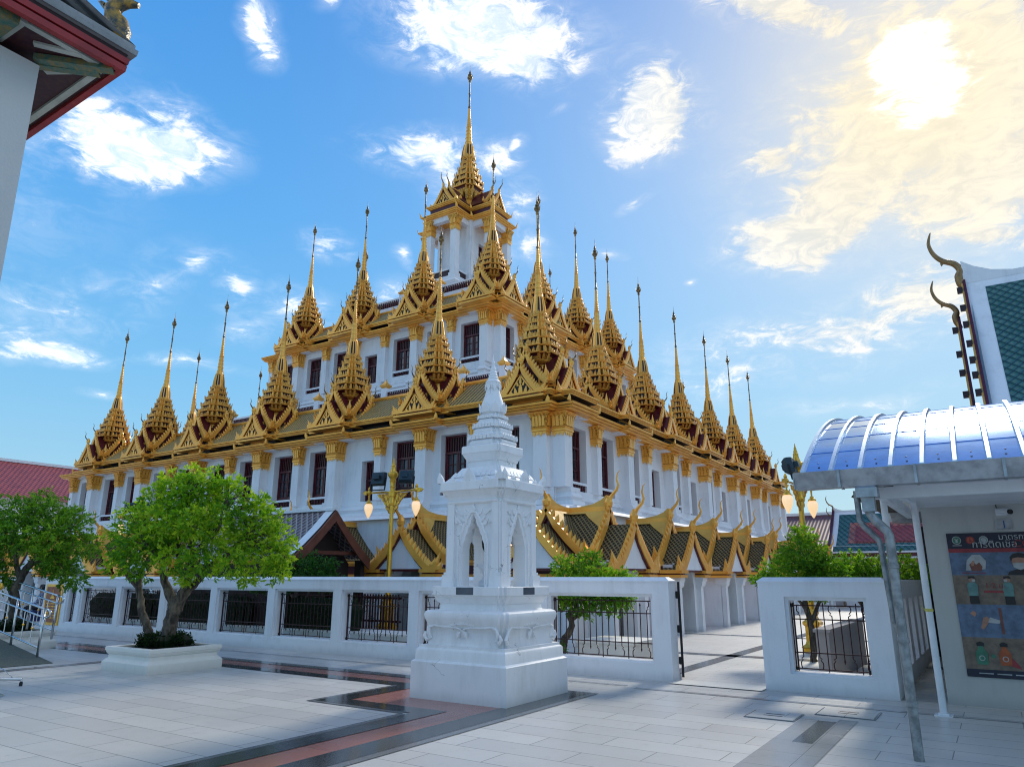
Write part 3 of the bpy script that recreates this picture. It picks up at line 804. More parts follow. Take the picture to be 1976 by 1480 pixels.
# base mouldings and the plain ground storey
def per(y, x, jog=0.0, jw=.42, back=0.0, sp=SP, far=16.2):
    """outline of the building with the bays stepping forward; y,x are the facade distances"""
    p = [(-far-back, -y)]
    for u in sp[0:-1]:
        if jog: p += [(u-jw, -y), (u-jw, -y-jog), (u+jw, -y-jog), (u+jw, -y)]
    if jog: p += [(sp[-1]-jw, -y), (sp[-1]-jw, -y-jog), (x-.25, -y-jog), (x-.25, -y+.12), (x+jog, -y+.12), (x+jog, sp[0]+jw), (x, sp[0]+jw)]
    else: p += [(x-.25, -y), (x-.25, -y+.22), (x, -y+.22)]
    for u in sp[1:]:
        if jog: p += [(x, u-jw), (x+jog, u-jw), (x+jog, u+jw), (x, u+jw)]
    p += [(x, far+back), (-far-back, far+back)]
    return p
def slab(mb, poly, z0, z1, m, poly1=None):
    mb.loft([[(x, y, z0) for x, y in poly], [(x, y, z1) for x, y in (poly1 or poly)]], m)
fy, fx = YF-.43, XR-.43
for (z0, z1, e, e1) in ((4.24, 4.38, .06, .06), (4.10, 4.24, .14, .05), (4.06, 4.10, .18, .18), (3.94, 4.06, .10, .14), (3.80, 3.94, .22, .22)):
    slab(lower, per(fy+e, fx+e, .43, .30), z0, z1, white, per(fy+e1, fx+e1, .43, .30))
lower.build('storey_wall', temple)
plinth = MB()
slab(plinth, per(YF+.75, XR+.75, 0, back=.5), 0, 3.55, white)
slab(plinth, per(YF+.95, XR+.95, 0, back=.5), 3.55, 3.66, white, per(YF+.85, XR+.85, 0, back=.5))
slab(plinth, per(YF+.85, XR+.85, 0, back=.5), 3.66, 3.81, white, per(YF+.1, XR+.1, 0, back=.2))
plinth.build('ground_storey', temple)

# ---------------------------------------------------------------- lower cornice, roof slopes
cor = MB()
def cornice(mb, z, y, x, sp, far, jog):
    P = lambda e: per(y+e, x+e, jog, 1.02, .3, sp, far)
    slab(mb, P(.02), z-.02, z+.02, white)
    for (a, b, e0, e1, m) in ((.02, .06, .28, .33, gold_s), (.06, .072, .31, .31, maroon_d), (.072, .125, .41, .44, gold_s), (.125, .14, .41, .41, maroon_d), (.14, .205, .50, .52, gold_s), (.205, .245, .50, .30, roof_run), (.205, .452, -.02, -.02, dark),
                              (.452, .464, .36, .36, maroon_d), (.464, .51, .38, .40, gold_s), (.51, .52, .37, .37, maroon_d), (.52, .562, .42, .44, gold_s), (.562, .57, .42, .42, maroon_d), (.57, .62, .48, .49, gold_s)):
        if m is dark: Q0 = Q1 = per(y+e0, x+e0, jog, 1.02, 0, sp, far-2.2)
        elif a >= .44: Q0 = per(y+e0, x+e0, jog, 1.02, 0, sp, far-2.0); Q1 = per(y+e1, x+e1, jog, 1.02, 0, sp, far-2.0)
        else: Q0, Q1 = P(e0), P(e1)
        slab(mb, Q0, z+a, z+b, m, Q1)
    # little upturned corner finials at the ends of each stepped bay
    for u in sp:
        for s in (-1, 1):
            for k, W in ((0, y), (1, x)):
                mb.push(RZ(k*math.pi/2)); mb.leaf((u+s*1.02, -W-jog-.44, z+.2), (s*.2, -.25, 1), (1, 0, 0), .22, .14, .06, gold_s); mb.pop()
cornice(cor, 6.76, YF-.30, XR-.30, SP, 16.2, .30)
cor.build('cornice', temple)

def slopes(z0, z1, W0, W1, lo, hi, kk):
    for k in kk:
        mb = MB()
        mb.poly([(lo, -W0, z0), (hi, -W0, z0), (hi, -W1, z1), (lo, -W1, z1)], roof_run)
        mb.poly([(lo, -W0, z0-.05), (hi, -W0, z0-.05), (hi, -W0, z0), (lo, -W0, z0)], gold_s)
        mb.build('roof_slope', temple, rotz=k*math.pi/2)
    rd = MB()
    for k in kk:
        rd.push(RZ(k*math.pi/2)); rd.tube([(lo, -W1, z1+.02), (hi, -W1, z1+.02)], .085, 8, gold_s); rd.pop()
    rd.build('roof_ridge', temple)
slopes(7.385, 8.52, 14.42, 13.05, -13.6, 13.6, (0,))
slopes(7.385, 8.52, 14.82, 13.05, -13.6, 13.6, (1,))
slopes(7.385, 8.52, 14.6, 13.05, -13.6, 13.6, (2, 3))
ter = MB(); ter.box(-13.0, 13.0, -13.0, 13.0, 7.0, 7.95, white); ter.build('terrace', temple)

# ---------------------------------------------------------------- middle storey
MY, MX = 7.25, 7.30
par = MB()
def parapet(mb, Wp, z0, z1, n, h, postw=.16):
    for k in range(4):
        mb.push(RZ(k*math.pi/2))
        mb.box(-Wp, Wp, -Wp, -Wp+.2, z0, z1-h-.08, white)
        mb.box(-Wp, Wp, -Wp+.02, -Wp+.18, z1-.10, z1, white)
        mb.box(-Wp, Wp, -Wp+.08, -Wp+.12, z1-h-.08, z1-.10, maroon_d)
        for i in range(n):
            u = -Wp+2*Wp*i/n
            mb.box(u-postw, u+postw, -Wp-.06, -Wp+.26, z0, z1+.10, white)
            cx, cy = u, -Wp+.10
            mb.loft([[(cx+x*r, cy+y*r, z) for x, y in square()] for r, z in ((.13, z1+.10), (.16, z1+.16), (.21, z1+.22), (.21, z1+.26), (.13, z1+.32), (.08, z1+.40), (.03, z1+.48), (.01, z1+.58))], gold_s)
            if i < n:
                for q in range(16):
                    x = u+.3+(2*Wp/n-.6)*q/15
                    mb.lathe([(.03, z1-h-.07), (.05, z1-h*.55-.06), (.02, z1-h*.3-.06), (.035, z1-.11)], 6, maroon, c=(x, -Wp+.05))
                    mb.leaf((x+.06, -Wp+.07, z1-.10), (0, 0, -1), (1, 0, 0), .10, .07, .01, white)
        mb.pop()
parapet(par, 9.3, 7.9, 10.22, 8, .46)
par.build('parapet', temple)
mid = MB()
mwin = make_window(1.14, 12.02, 13.78, (11.72, 11.92)); mwu = False
mdoor = make_window(.9, 11.6, 13.2, None, 'tall_window'); mdu = False
mpil = make_pilaster(.46, .40, 11.5, 13.42, 14.13, 0); mpu = False
mspil = make_pilaster(.30, .22, 11.5, 13.50, 14.13, 0); msu = False
for k, W in ((0, MY), (1, MX)):
    Ww = W-.38; ops = []
    for i in range(-1, 4):
        base = -6.7+4.466*i
        for j, q in enumerate((1.14, 3.32)):
            u = base+q
            if k == 0 and not (-9.2 < u < 6.6): continue
            if k == 1 and not (-6.6 < u < 9.2): continue
            if k == 0 and i == 1 and j == 0:
                ops.append((u-.45, u+.45, 11.6, 13.2)); mdu = place(mdoor, mdu, k, Ww, u, 11.6)
            else:
                ops.append((u-hw, u+hw, 12.02, 13.78)); ops.append((u-hw, u+hw, 11.72, 11.92)); mwu = place(mwin, mwu, k, Ww, u, 12.02)
    lo, hi = (-9.3, 6.85) if k == 0 else (-6.85, 9.3)
    mid.push(RZ(k*math.pi/2)); wall_face(mid, lo, hi, 11.3, 14.2, Ww, ops, .38, white); mid.pop()
    for u in MSP[:3] if k == 0 else MSP[1:]: mpu = place(mpil, mpu, k, W, u)
    mpu = place(mpil, mpu, k, W, 6.62 if k == 0 else -6.55)
    for u in [-4.466, 0, 4.466] + ([-9.1] if k == 0 else [9.1]): msu = place(mspil, msu, k, W-.16, u)
mid.box(-9.3, -9.1, -6.87, 9.3, 11.3, 14.19, white); mid.box(-9.1, 6.9, 9.1, 9.3, 11.3, 14.19, white)
mid.box(6.55, 6.915, -6.865, -6.5, 11.3, 14.19, white)
mfy, mfx = MY-.38, MX-.38
for (z0, z1, e, e1) in ((11.30, 11.48, .08, .08), (11.12, 11.30, .20, .06), (11.06, 11.12, .24, .24), (10.80, 11.06, .16, .16), (10.62, 10.80, .34, .22), (10.3, 10.62, .40, .40), (8.0, 10.3, .55, .55)):
    slab(mid, per(mfy+e, mfx+e, .38, .26, 0, MSP, 9.3), z0, z1, white, per(mfy+e1, mfx+e1, .38, .26, 0, MSP, 9.3))
mid.build('storey_wall', temple)
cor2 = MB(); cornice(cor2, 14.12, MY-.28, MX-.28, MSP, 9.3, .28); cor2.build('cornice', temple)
slopes(14.745, 15.75, 7.42, 6.2, -6.7, 6.7, (0, 1, 2, 3))
ter2 = MB(); ter2.box(-6.1, 6.1, -6.1, 6.1, 14.2, 15.25, white); ter2.build('terrace', temple)

# ---------------------------------------------------------------- crowning tower
par2 = MB(); parapet(par2, 4.3, 15.2, 17.55, 3, .42); par2.build('parapet', temple)
tw = MB(); a, W2 = 1.12, 2.62
def cross(e, c=1.36): 
    A, B = a+e, W2+e
    return [(-A, -B), (A, -B), (A, -A), (B, -A), (B, A), (A, A), (A, B), (-A, B), (-A, A), (-B, A), (-B, -A), (-A, -A)]
for (z0, z1, e, e1) in ((15.2, 17.2, .75, .75), (17.2, 17.45, .62, .62), (17.45, 17.7, .50, .62), (17.7, 17.9, .62, .40), (17.9, 18.25, .35, .30), (18.25, 18.5, .22, .36), (18.5, 18.62, .36, .25), (18.62, 18.95, .10, .10)):
    slab(tw, cross(e), z0, z1, white, cross(e1))
core = 1.06
for k in range(4):
    tw.push(RZ(k*math.pi/2))
    wall_face(tw, -core, core, 18.9, 23.1, core+.15, [(-.35, .35, 19.6, 21.9)], .3, white)
    for s in (-1, 1):
        tw.box(s*1.12-.14, s*1.12+.14, -1.34, -1.06, 18.9, 23.1, white)
    # beam over the porch columns and the balustrade between them
    tw.box(-a, a, -W2+.02, -W2+.34, 22.72, 23.08, white)
    tw.box(-a, -a+.3, -W2+.3, -1.2, 22.70, 23.08, white); tw.box(a-.3, a, -W2+.3, -1.2, 22.70, 23.08, white)
    tw.box(-a+.2, a-.2, -W2+.12, -W2+.22, 18.95, 19.42, maroon_d); tw.box(-a+.2, a-.2, -W2+.07, -W2+.27, 19.42, 19.52, white)
    for s in (-1, 1):
        tw.box(s*(a-.17)-.05, s*(a-.17)+.05, -W2+.3, -1.2, 18.95, 19.42, maroon_d); tw.box(s*(a-.17)-.10, s*(a-.17)+.10, -W2+.3, -1.2, 19.42, 19.52, white)
    tw.pop()
tw.build('tower_wall', temple)
tcol = None
for k in range(4):
    for s in (-1, 1):
        u = s*(a-.16)
        if tcol is None:
            mb = MB(); mb.box(-.20, .20, -.20, .20, 18.95, 22.2, white); mb.box(-.25, .25, -.25, .25, 18.95, 19.15, white)
            tcol = mb.build('column', temple)
            c = MB()
            c.loft([[(x*r, y*r, z) for x, y in square()] for r, z in ((.215, 22.05), (.24, 22.12), (.24, 22.2), (.215, 22.24), (.26, 22.3), (.225, 22.33), (.25, 22.6), (.33, 22.85), (.35, 22.9), (.35, 22.95))], gold_s, mats=[gold_s]*6+[gold]*2+[gold_s])
            for kk in range(4):
                c.push(RZ(kk*math.pi/2))
                for q in range(4):
                    x = -.21+.42*(q+.5)/4
                    c.leaf((x, -.225, 22.08), (0, -.1, -1), (1, 0, 0), .16, .10, .02, gold_s); c.leaf((x, -.25, 22.34), (0, -.14, 1), (1, 0, 0), .5, .09, .03, gold_s)
                c.pop()
            c.build('capital', tcol); o = tcol
        else: o = copy_tree(tcol, temple)
        x, y = u, -W2+.18
        o.location = (x, y, 0) if k == 0 else ((-y, x, 0) if k == 1 else ((-x, -y, 0) if k == 2 else (y, -x, 0)))
tdoor = make_window(.70, 19.6, 21.9, None, 'tall_window')
for k in range(4):
    o = tdoor if k == 0 else copy_tree(tdoor, temple)
    p = Matrix.Rotation(k*math.pi/2, 3, 'Z') @ Vector((0, -core-.15, 19.6)); o.location = p; o.rotation_euler = (0, 0, k*math.pi/2)
tc_ = MB()
for (z0, z1, e0, e1, m) in ((23.06, 23.11, .12, .16, gold_s), (23.11, 23.125, .14, .14, maroon_d), (23.125, 23.19, .20, .23, gold_s), (23.19, 23.205, .20, .20, maroon_d), (23.205, 23.27, .28, .30, gold_s), (23.27, 23.40, .28, .0, roof_run), (23.34, 23.80, -.14, -.12, maroon),
                            (23.80, 23.84, -.06, -.03, gold_s), (23.84, 23.855, -.05, -.05, maroon_d), (23.855, 23.92, .0, .03, gold_s), (23.92, 23.935, .0, .0, maroon_d), (23.935, 24.0, .07, .08, gold_s)):
    slab(tc_, cross(e0), z0, z1, m, cross(e1))
for (x, y) in cross(.26):
    tc_.leaf((x, y, 23.22), (x*.12, y*.12, 1), (y, -x, 0), .4, .15, .06, gold_s, curl=.4)
for (x, y) in cross(.04):
    tc_.leaf((x, y, 23.95), (x*.12, y*.12, 1), (y, -x, 0), .35, .14, .05, gold_s, curl=.4)
tc_.build('cornice', temple)
tg = MB()
gable_shape(tg, 2.55, .90, 24.0, 25.25, .09, 11, -.5)
gable_shape(tg, 2.0, .88, 24.35, 25.6, .09, 11, -.5, tymp=False)
tg0 = tg.build('gable', temple)
for k in (1, 2, 3): copy_tree(tg0, temple, rotz=k*math.pi/2)
cs = MB()
for (r, z0, z1, m) in ((1.05, 23.9, 24.1, gold_s), (.92, 24.1, 24.3, maroon), (1.0, 24.3, 24.42, gold_s), (.50, 24.42, 25.9, maroon)):
    slab(cs, [(x*r, y*r) for x, y in RED], z0, z1, m)
for (x, y) in RED + [(0, 1), (0, -1), (1, 0), (-1, 0)]:
    cs.box(x*.53-.06, x*.53+.06, y*.53-.06, y*.53+.06, 24.42, 25.9, gold_s)
    cs.loft([[(x*.55+p*r, y*.55+q*r, z) for p, q in square()] for r, z in ((.06, 25.1), (.09, 25.2), (.085, 25.4), (.14, 25.85))], gold)
csp = cs.build('crown_base', temple)
# the crown repeats the tiers, bell, shaft and finial of the small spires at a larger size
big = bpy.data.objects.new('spire', sp0.data); COL.objects.link(big); big.parent = temple
crown = MB(); t0 = make_tiers()
# only the part above the lotus neck belongs on the big spire
keep = [i for i, v in enumerate(t0.v) if v[2] > 1.515]
ks = {i: n for n, i in enumerate(keep)}
crown.v = [t0.v[i] for i in keep]; crown.mats = t0.mats
for f, m in zip(t0.f, t0.m):
    if all(i in ks for i in f): crown.f.append(tuple(ks[i] for i in f)); crown.m.append(m)
bpy.data.objects.remove(big)
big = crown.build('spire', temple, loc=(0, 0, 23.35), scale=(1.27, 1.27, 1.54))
for ch in sp0.children:
    if ch.name.split('.')[0] in ('bell', 'shaft', 'finial'):
        c = ch.copy(); COL.objects.link(c); c.parent = big
        c.scale = (1.3, 1.3, 1)

# ---------------------------------------------------------------- gilded porches round the ground storey
def make_porch():
    """front plane y=0, ground z=0, reaching back to y=3.2"""
    mb = MB(); hw_, pw = 1.10, .26
    # front wall with a round arch
    r, zs, ztop = .66, 1.32, 2.05
    def front(y0, y1, zt=2.06):
        n = 16
        arc = [(r*math.cos(math.pi*k/n), zs+r*math.sin(math.pi*k/n)) for k in range(n+1)]
        for a in range(n):
            (x0, z0), (x1, z1) = arc[a], arc[a+1]
            mb.poly([(x1, y0, z1), (x0, y0, z0), (x0, y0, zt), (x1, y0, zt)], white)
            mb.poly([(x0, y0, z0), (x1, y0, z1), (x1, y1, z1), (x0, y1, z0)], white)
        for s in (-1, 1):
            xs = sorted((s*r, s*hw_))
            mb.poly([(xs[0], y0, 0), (xs[1], y0, 0), (xs[1], y0, zt), (xs[0], y0, zt)], white)
            mb.poly([(s*r, y0, 0), (s*r, y1, 0), (s*r, y1, zs), (s*r, y0, zs)], white)
    front(.14, .55)
    mb.poly([(-1.0, -.116, 1.9), (1.0, -.116, 1.9), (.55, -.116, 2.10), (.26, -.116, 2.5), (0, -.116, 2.86), (-.26, -.116, 2.5), (-.55, -.116, 2.10)], white)
    mb.box(-1.0, 1.0, -.115, .14, 1.86, 1.9, white)
    for s in (-1, 1):
        # corner piers with a stepped bracket, and the side wall
        x = s*hw_
        mb.box(min(x-s*.02, x-s*.26), max(x-s*.02, x-s*.26), -.02, .14, 0, 1.66, white)
        mb.loft([[(x+s*e if c else x-s*.3, -.05-e*.6 if d else .3, z) for c, d in ((0, 1), (1, 1), (1, 0), (0, 0))][::s] for e, z in ((-.01, 1.35), (.05, 1.42), (.05, 1.48), (.12, 1.56), (.12, 1.66))], white)
        mb.box(min(x, x-s*.1), max(x, x-s*.1), .14, 3.2, 0, 2.02, white)
    mb.box(-hw_+.1, hw_-.1, 1.5, 1.6, 0, 2.05, grey_wall)
    o = mb.build('porch', temple)
    for s in (-1, 1):
        e = MB()
        for (xa, xb, ya, yb, za, zb, m) in ((.80, 1.36, -.20, .45, 1.64, 1.72, gold_s), (.84, 1.30, -.15, .45, 1.72, 1.76, maroon), (.80, 1.38, -.24, .45, 1.76, 1.86, gold_s),
                                            (1.02, 1.30, .45, 3.2, 1.64, 1.72, gold_s), (1.02, 1.20, .45, 3.2, 1.72, 1.98, maroon), (1.02, 1.36, .45, 3.2, 1.98, 2.05, gold_s), (1.02, 1.44, .45, 3.2, 2.05, 2.12, gold_s)):
            e.box(min(s*xa, s*xb), max(s*xa, s*xb), ya, yb, za, zb, m)
        e.build('eave', o)
    g = MB(); gable_shape(g, .22, 1.32, 1.86, 3.02, .11, 12, .62, tymp=False, roof=roof_dia_y, horn=1.2, bw=1.42)
    g.build('gable', o)
    g = MB(); gable_shape(g, -.50, 1.38, 2.14, 3.42, .11, 12, 3.3, tymp=False, roof=roof_dia_y, horn=1.2, bw=1.42)
    g.build('gable', o)
    rd = MB()
    rd.box(-.07, .07, .62, 3.3, 3.38, 3.50, gold_s)
    # pale gold ground band along the ridge, swept up towards the horn
    rd.loft([[(-.06, y, z0), (.06, y, z0), (.06, y, z1), (-.06, y, z1)] for y, z0, z1 in ((.60, 3.36, 3.80), (.75, 3.36, 3.68), (1.0, 3.36, 3.58), (1.4, 3.36, 3.52), (1.9, 3.36, 3.505))], gold_band)
    for s in (-1, 1):
        rd.loft([[(s*.05, y, 3.40), (s*(.05+wd*.42), y, 3.44-wd*.55)] for y, wd in ((.60, 1.0), (.8, .75), (1.05, .45), (1.2, .22), (3.3, .20))], gold_band, False, False, closed=False)
    rd.build('roof_ridge', o)
    return o
porch = make_porch(); pf = False
PT = [-15.75+4.5*i for i in range(8)]
for k, W in ((0, 17.50), (1, 17.55)):
    for u in PT: pf = place(porch, pf, k, W, u)

# ================================================================== ground
def sheet(name, x0, x1, y0, y1, z, m, lab=None):
    mb = MB(); mb.poly([(x0, y0, z), (x1, y0, z), (x1, y1, z), (x0, y1, z)], m)
    return setting(mb.build(name))
sheet('ground', -600, 400, -60, 900, 0.0, g_tile)
sheet('court_paving', -70, 12, 12.0, 60, 0.004, g_court)
def strip(name, rects, z, m):
    mb = MB()
    for x0, x1, y0, y1 in rects: mb.poly([(x0, y0, z), (x1, y0, z), (x1, y1, z), (x0, y1, z)], m)
    return setting(mb.build(name))
strip('pink_path', [(-21, -7.70, 9.35, 9.80), (-7.70, -5.60, 7.70, 9.80), (-6.02, -5.60, -8, 7.70)], 0.004, g_pink)
strip('dark_path_border', [(-21, -5.22, 9.80, 10.08), (-21, -8.05, 9.05, 9.35), (-8.05, -7.70, 7.70, 9.35), (-8.05, -6.02, 7.38, 7.70), (-6.34, -6.02, -8, 7.38), (-5.60, -5.22, -8, 9.80)], 0.008, g_dark)
strip('grey_path_border', [(-8.14, -8.05, 7.29, 9.05), (-8.05, -6.43, 7.29, 7.38), (-6.43, -6.34, -8, 7.29), (-5.22, -5.10, -8, 10.08)], 0.0065, g_mid)
strip('dark_paving_strip', [(-15.25, -14.95, -8, 9.0), (-2.02, -1.82, 8.34, 9.70)], 0.005, g_mid)
strip('grey_paving_strip', [(-2.22, -2.02, -6, 9.75), (-2.02, -1.82, -6, 8.34), (-1.82, -1.62, -6, 9.9), (-60, -5.1, 11.0, 11.12), (-4.9, 3, 10.86, 10.98)], 0.0045, g_edge)
strip('court_paving_strip', [(-9.2, 5, 16.2, 16.6), (-9.2, 5, 22.0, 22.3), (-5.2, -4.9, 12.3, 40)], 0.008, g_mid)
sheet('gate_sill', -4.65, -3.18, 11.62, 12.14, 0.012, cream)
def manhole(x0, x1, y0, y1, label):
    mb = MB(); z = 0.004; e = .022
    mb.box(x0, x1, y0, y1, 0.0, z+.004, g_mid)
    mb.box(x0+e, x1-e, y0+e, y1-e, 0.0, z+.008, g_tile)
    for q in (-.12, .12): mb.box((x0+x1)/2-.11, (x0+x1)/2+.11, (y0+y1)/2+q*.5-.012, (y0+y1)/2+q*.5+.012, 0.012, .0145, iron2)
    tag(mb.build('drain_cover'), label, 'drain cover', 'drain covers in the paving')
manhole(-2.83, -2.24, 9.45, 10.0, 'square granite drain cover with two slots, nearer of two by the gate')
manhole(-2.14, -1.46, 10.08, 10.68, 'square granite drain cover right beside the wall foot by the booth')

# ================================================================== boundary wall with iron grilles
WY, WT, WH = 11.87, .30, 1.64
def grille_mb(wd, h):
    mb = MB(); r = .0085
    def bar(x0, z0, x1, z1, rr=r): mb.tube([(x0, 0, z0), (x1, 0, z1)], rr, 6, iron)
    for z in (.035, h*.26, h*.74, h-.06): bar(-wd/2, z, wd/2, z, .010)
    n = max(3, int(round(wd/.118))); sx = wd/n
    for q in range(n+1):
        x = -wd/2+q*sx
        k = q % 4
        if k in (0,): bar(x, .0, x, h-.02)
        elif k == 2: bar(x, .16, x, h*.86); mb.lathe([(.003, .12), (.016, .16), (.003, .2)], 6, iron, c=(x, 0)); mb.lathe([(.003, h*.84), (.016, h*.87), (.003, h*.91)], 6, iron, c=(x, 0))
        else:
            s = 1 if k == 1 else -1
            def curl(z0, z1, f):
                P = [(0, z0), (0, z0+(z1-z0)*.25), (.030, z0+(z1-z0)*.36), (.012, z0+(z1-z0)*.45), (.040, z0+(z1-z0)*.60), (.042, z0+(z1-z0)*.8), (.03, z1)]
                mb.tube([(x-s*a, 0, b) for a, b in P], .0085, 6, iron)
            bar(x, h*.26, x, h*.74)
            curl(h*.26, .035, 1); curl(h*.74, h-.06, 1)
    for s in (-1, 1):
        bar(s*(wd/2-.03), 0, s*(wd/2-.03), h-.02, .012)
        for z in (.035, h-.06): mb.lathe([(.004, z-.03), (.028, z-.015), (.028, z+.015), (.004, z+.03)], 8, iron2, c=(s*(wd/2-.005), 0))
    return mb
def wall_section(name, x0, x1, openings, label, slopeL=True):
    mb = MB(); t = .08
    root = None
    e = .05
    mb.push(TR(0, 0, 0))
    wall_face(mb, x0, x1, 0, WH-t, -WY, [(a-e, b+e, c-e*.6, d+e) for a, b, c, d in openings], .05, white)
    # recessed inner frame, reveals and rear face
    for a, b, c, d in openings:
        A, B, Cc, Dd = a-e, b+e, c-e*.6, d+e
        wall_face(mb, A, B, Cc, Dd, -(WY+.05), [(a, b, c, d)], WT-.05, white)
    us = x0
    def rear():
        mb.push(Matrix.Identity(4))
        us = sorted({x0, x1, *[o[0] for o in openings], *[o[1] for o in openings]}); zs = sorted({0, WH-t, *[o[2] for o in openings], *[o[3] for o in openings]})
        for a in range(len(us)-1):
            for b in range(len(zs)-1):
                cu, cz = (us[a]+us[a+1])/2, (zs[b]+zs[b+1])/2
                if any(o[0] < cu < o[1] and o[2] < cz < o[3] for o in openings): continue
                y = WY+WT
                mb.poly([(us[a+1], y, zs[b]), (us[a], y, zs[b]), (us[a], y, zs[b+1]), (us[a+1], y, zs[b+1])], white)
        mb.pop()
    rear(); mb.pop()
    mb.poly([(x0, WY+WT, 0), (x0, WY, 0), (x0, WY, WH-t), (x0, WY+WT, WH-t)], white)
    mb.poly([(x1, WY, 0), (x1, WY+WT, 0), (x1, WY+WT, WH-t), (x1, WY, WH-t)], white)
    # chamfered coping
    o = mb.build(name)
    c = MB()
    c.loft([[(x0-.012, WY-.012, WH-t), (x1+.012, WY-.012, WH-t), (x1+.012, WY+WT+.012, WH-t), (x0-.012, WY+WT+.012, WH-t)],
            [(x0-.012, WY-.012, WH-t+.02), (x1+.012, WY-.012, WH-t+.02), (x1+.012, WY+WT+.012, WH-t+.02), (x0-.012, WY+WT+.012, WH-t+.02)],
            [(x0+.07, WY+.07, WH), (x1-.07, WY+.07, WH), (x1-.07, WY+WT-.07, WH), (x0+.07, WY+WT-.07, WH)]], white)
    c.build('coping', o)
    # joints between the cast panels
    tag(o, label, 'wall')
    return o
ops = [(-25.5+1.14, -23.89, .29, 1.27)]
for i in range(8): ops.append((-23.55+2.25*i, -21.66+2.25*i, .29, 1.31))
ops = [o for o in ops if not (-8.0 < o[0] < -6.0)]; ops.append((-6.96, -5.0, .29, 1.31))
wallL = wall_section('boundary_wall', -25.85, -4.65, ops, 'long low white wall with a row of grilled openings behind the shrine')
gr0 = None
for a, b, c, d in ops:
    if b-a > 1 and abs(b-a-1.89) < .02:
        if gr0 is None: gr0 = grille_mb(1.87, 1.0).build('grille', wallL); o = gr0
        else: o = copy_tree(gr0, wallL)
    else: o = grille_mb(b-a-.02, d-c-.01).build('grille', wallL)
    o.location = ((a+b)/2, WY+.17, c)
# carved plaque on the end panel
pq = MB(); pq.box(-25.70, -24.66, WY-.03, WY+.01, .17, 1.40, gold_p)
plq = pq.build('plaque', wallL)
q2 = MB(); q2.box(-25.62, -24.74, WY-.034, WY-.031, .25, 1.32, plaque_m); q2.build('panel', plq)
e = MB(); cx = -25.18
e.loft([[(cx-w_, WY-.05, z), (cx+w_, WY-.05, z), (cx+w_, WY-.032, z), (cx-w_, WY-.032, z)] for w_, z in ((.14, .96), (.12, 1.0), (.07, 1.02), (.05, 1.08), (.02, 1.12), (.008, 1.24))], gold_p)
random.seed(3)
for r_ in range(7):
    z = .88-.085*r_; x = -25.52; end = -24.84
    while x < end:
        l = random.uniform(.03, .09); e.box(x, min(x+l, end), WY-.042, WY-.033, z, z+random.uniform(.022, .036), gold_p); x += l+random.uniform(.012, .03)
e.build('lettering', plq)
wallR = wall_section('boundary_wall', -3.18, -1.37, [(-2.75, -1.70, .28, 1.30)], 'short white wall piece with one grilled opening between gateway and booth')
g_ = grille_mb(1.03, 1.0).build('grille', wallR, (-2.225, WY+.17, .285))
ret = MB()
for y0, y1, z0, z1 in ((12.17, 19.0, 0, .28), (12.17, 19.0, 1.30, 1.60)): ret.box(-1.67, -1.372, y0, y1, z0, z1, white)
for i in range(7): ret.box(-1.67, -1.372, 12.17+i*1.05, 12.17+i*1.05+.42, .28, 1.30, white)
ret.build('return_wall', wallR)
# gate leaf folded back against the court
gl = thing('gate_leaf', 'narrow dark iron gate leaf standing open at the wall end', 'gate', (-4.60, 12.20, 0), R(20.5))
mb = MB()
for x in (0, .9):
    mb.box(-.02, .02, x, x+.04, .04, 1.56, iron2)
for z in (.08, .78, 1.5): mb.box(-.015, .015, .04, .9, z, z+.03, iron2)
for q in range(8): mb.box(-.008, .008, .1+q*.1, .116+q*.1, .1, 1.5, iron2)
mb.build('frame', gl)
for z in (.3, .8, 1.35):
    h = MB(); h.lathe([(.02, -.06), (.028, -.05), (.028, .05), (.02, .06)], 8, iron2); h.build('hinge', gl, (-.03, .0, z))

# ================================================================== white shrine with the boundary stone
CX, CY = -6.335, 9.10
shr = thing('shrine', 'white stucco boundary-stone shrine with pointed arches and a slender stepped spire', 'shrine', (CX, CY, 0))
def sq(r): return [(-r, -r), (r, -r), (r, r), (-r, r)]
def stack(mb, rows, m, outline=None):
    o_ = outline or [(-1, -1), (1, -1), (1, 1), (-1, 1)]
    mb.loft([[(x*r, y*r, z) for x, y in o_] for r, z in rows], m)
mb = MB(); W_ = white_shrine
stack(mb, [(.815, 0), (.812, .485), (.795, .50), (.772, .51), (.768, .64), (.752, .66), (.735, .67), (.733, .705), (.70, .71)], W_)
RS = redent(.86, .93)
stack(mb, [(.69, .705), (.685, .76), (.66, .83), (.665, .90), (.70, .98), (.735, 1.06), (.745, 1.11), (.735, 1.15), (.70, 1.17), (.60, 1.18)], W_, RS)
stack(mb, [(.60, 1.175), (.575, 1.19), (.565, 1.27), (.58, 1.275)], W_, RS)
stack(mb, [(.58, 1.27), (.60, 1.31), (.64, 1.36), (.64, 1.385)], W_, RS)
stack(mb, [(.655, 1.38), (.66, 1.385), (.66, 1.495), (.655, 1.50)], W_, RS)
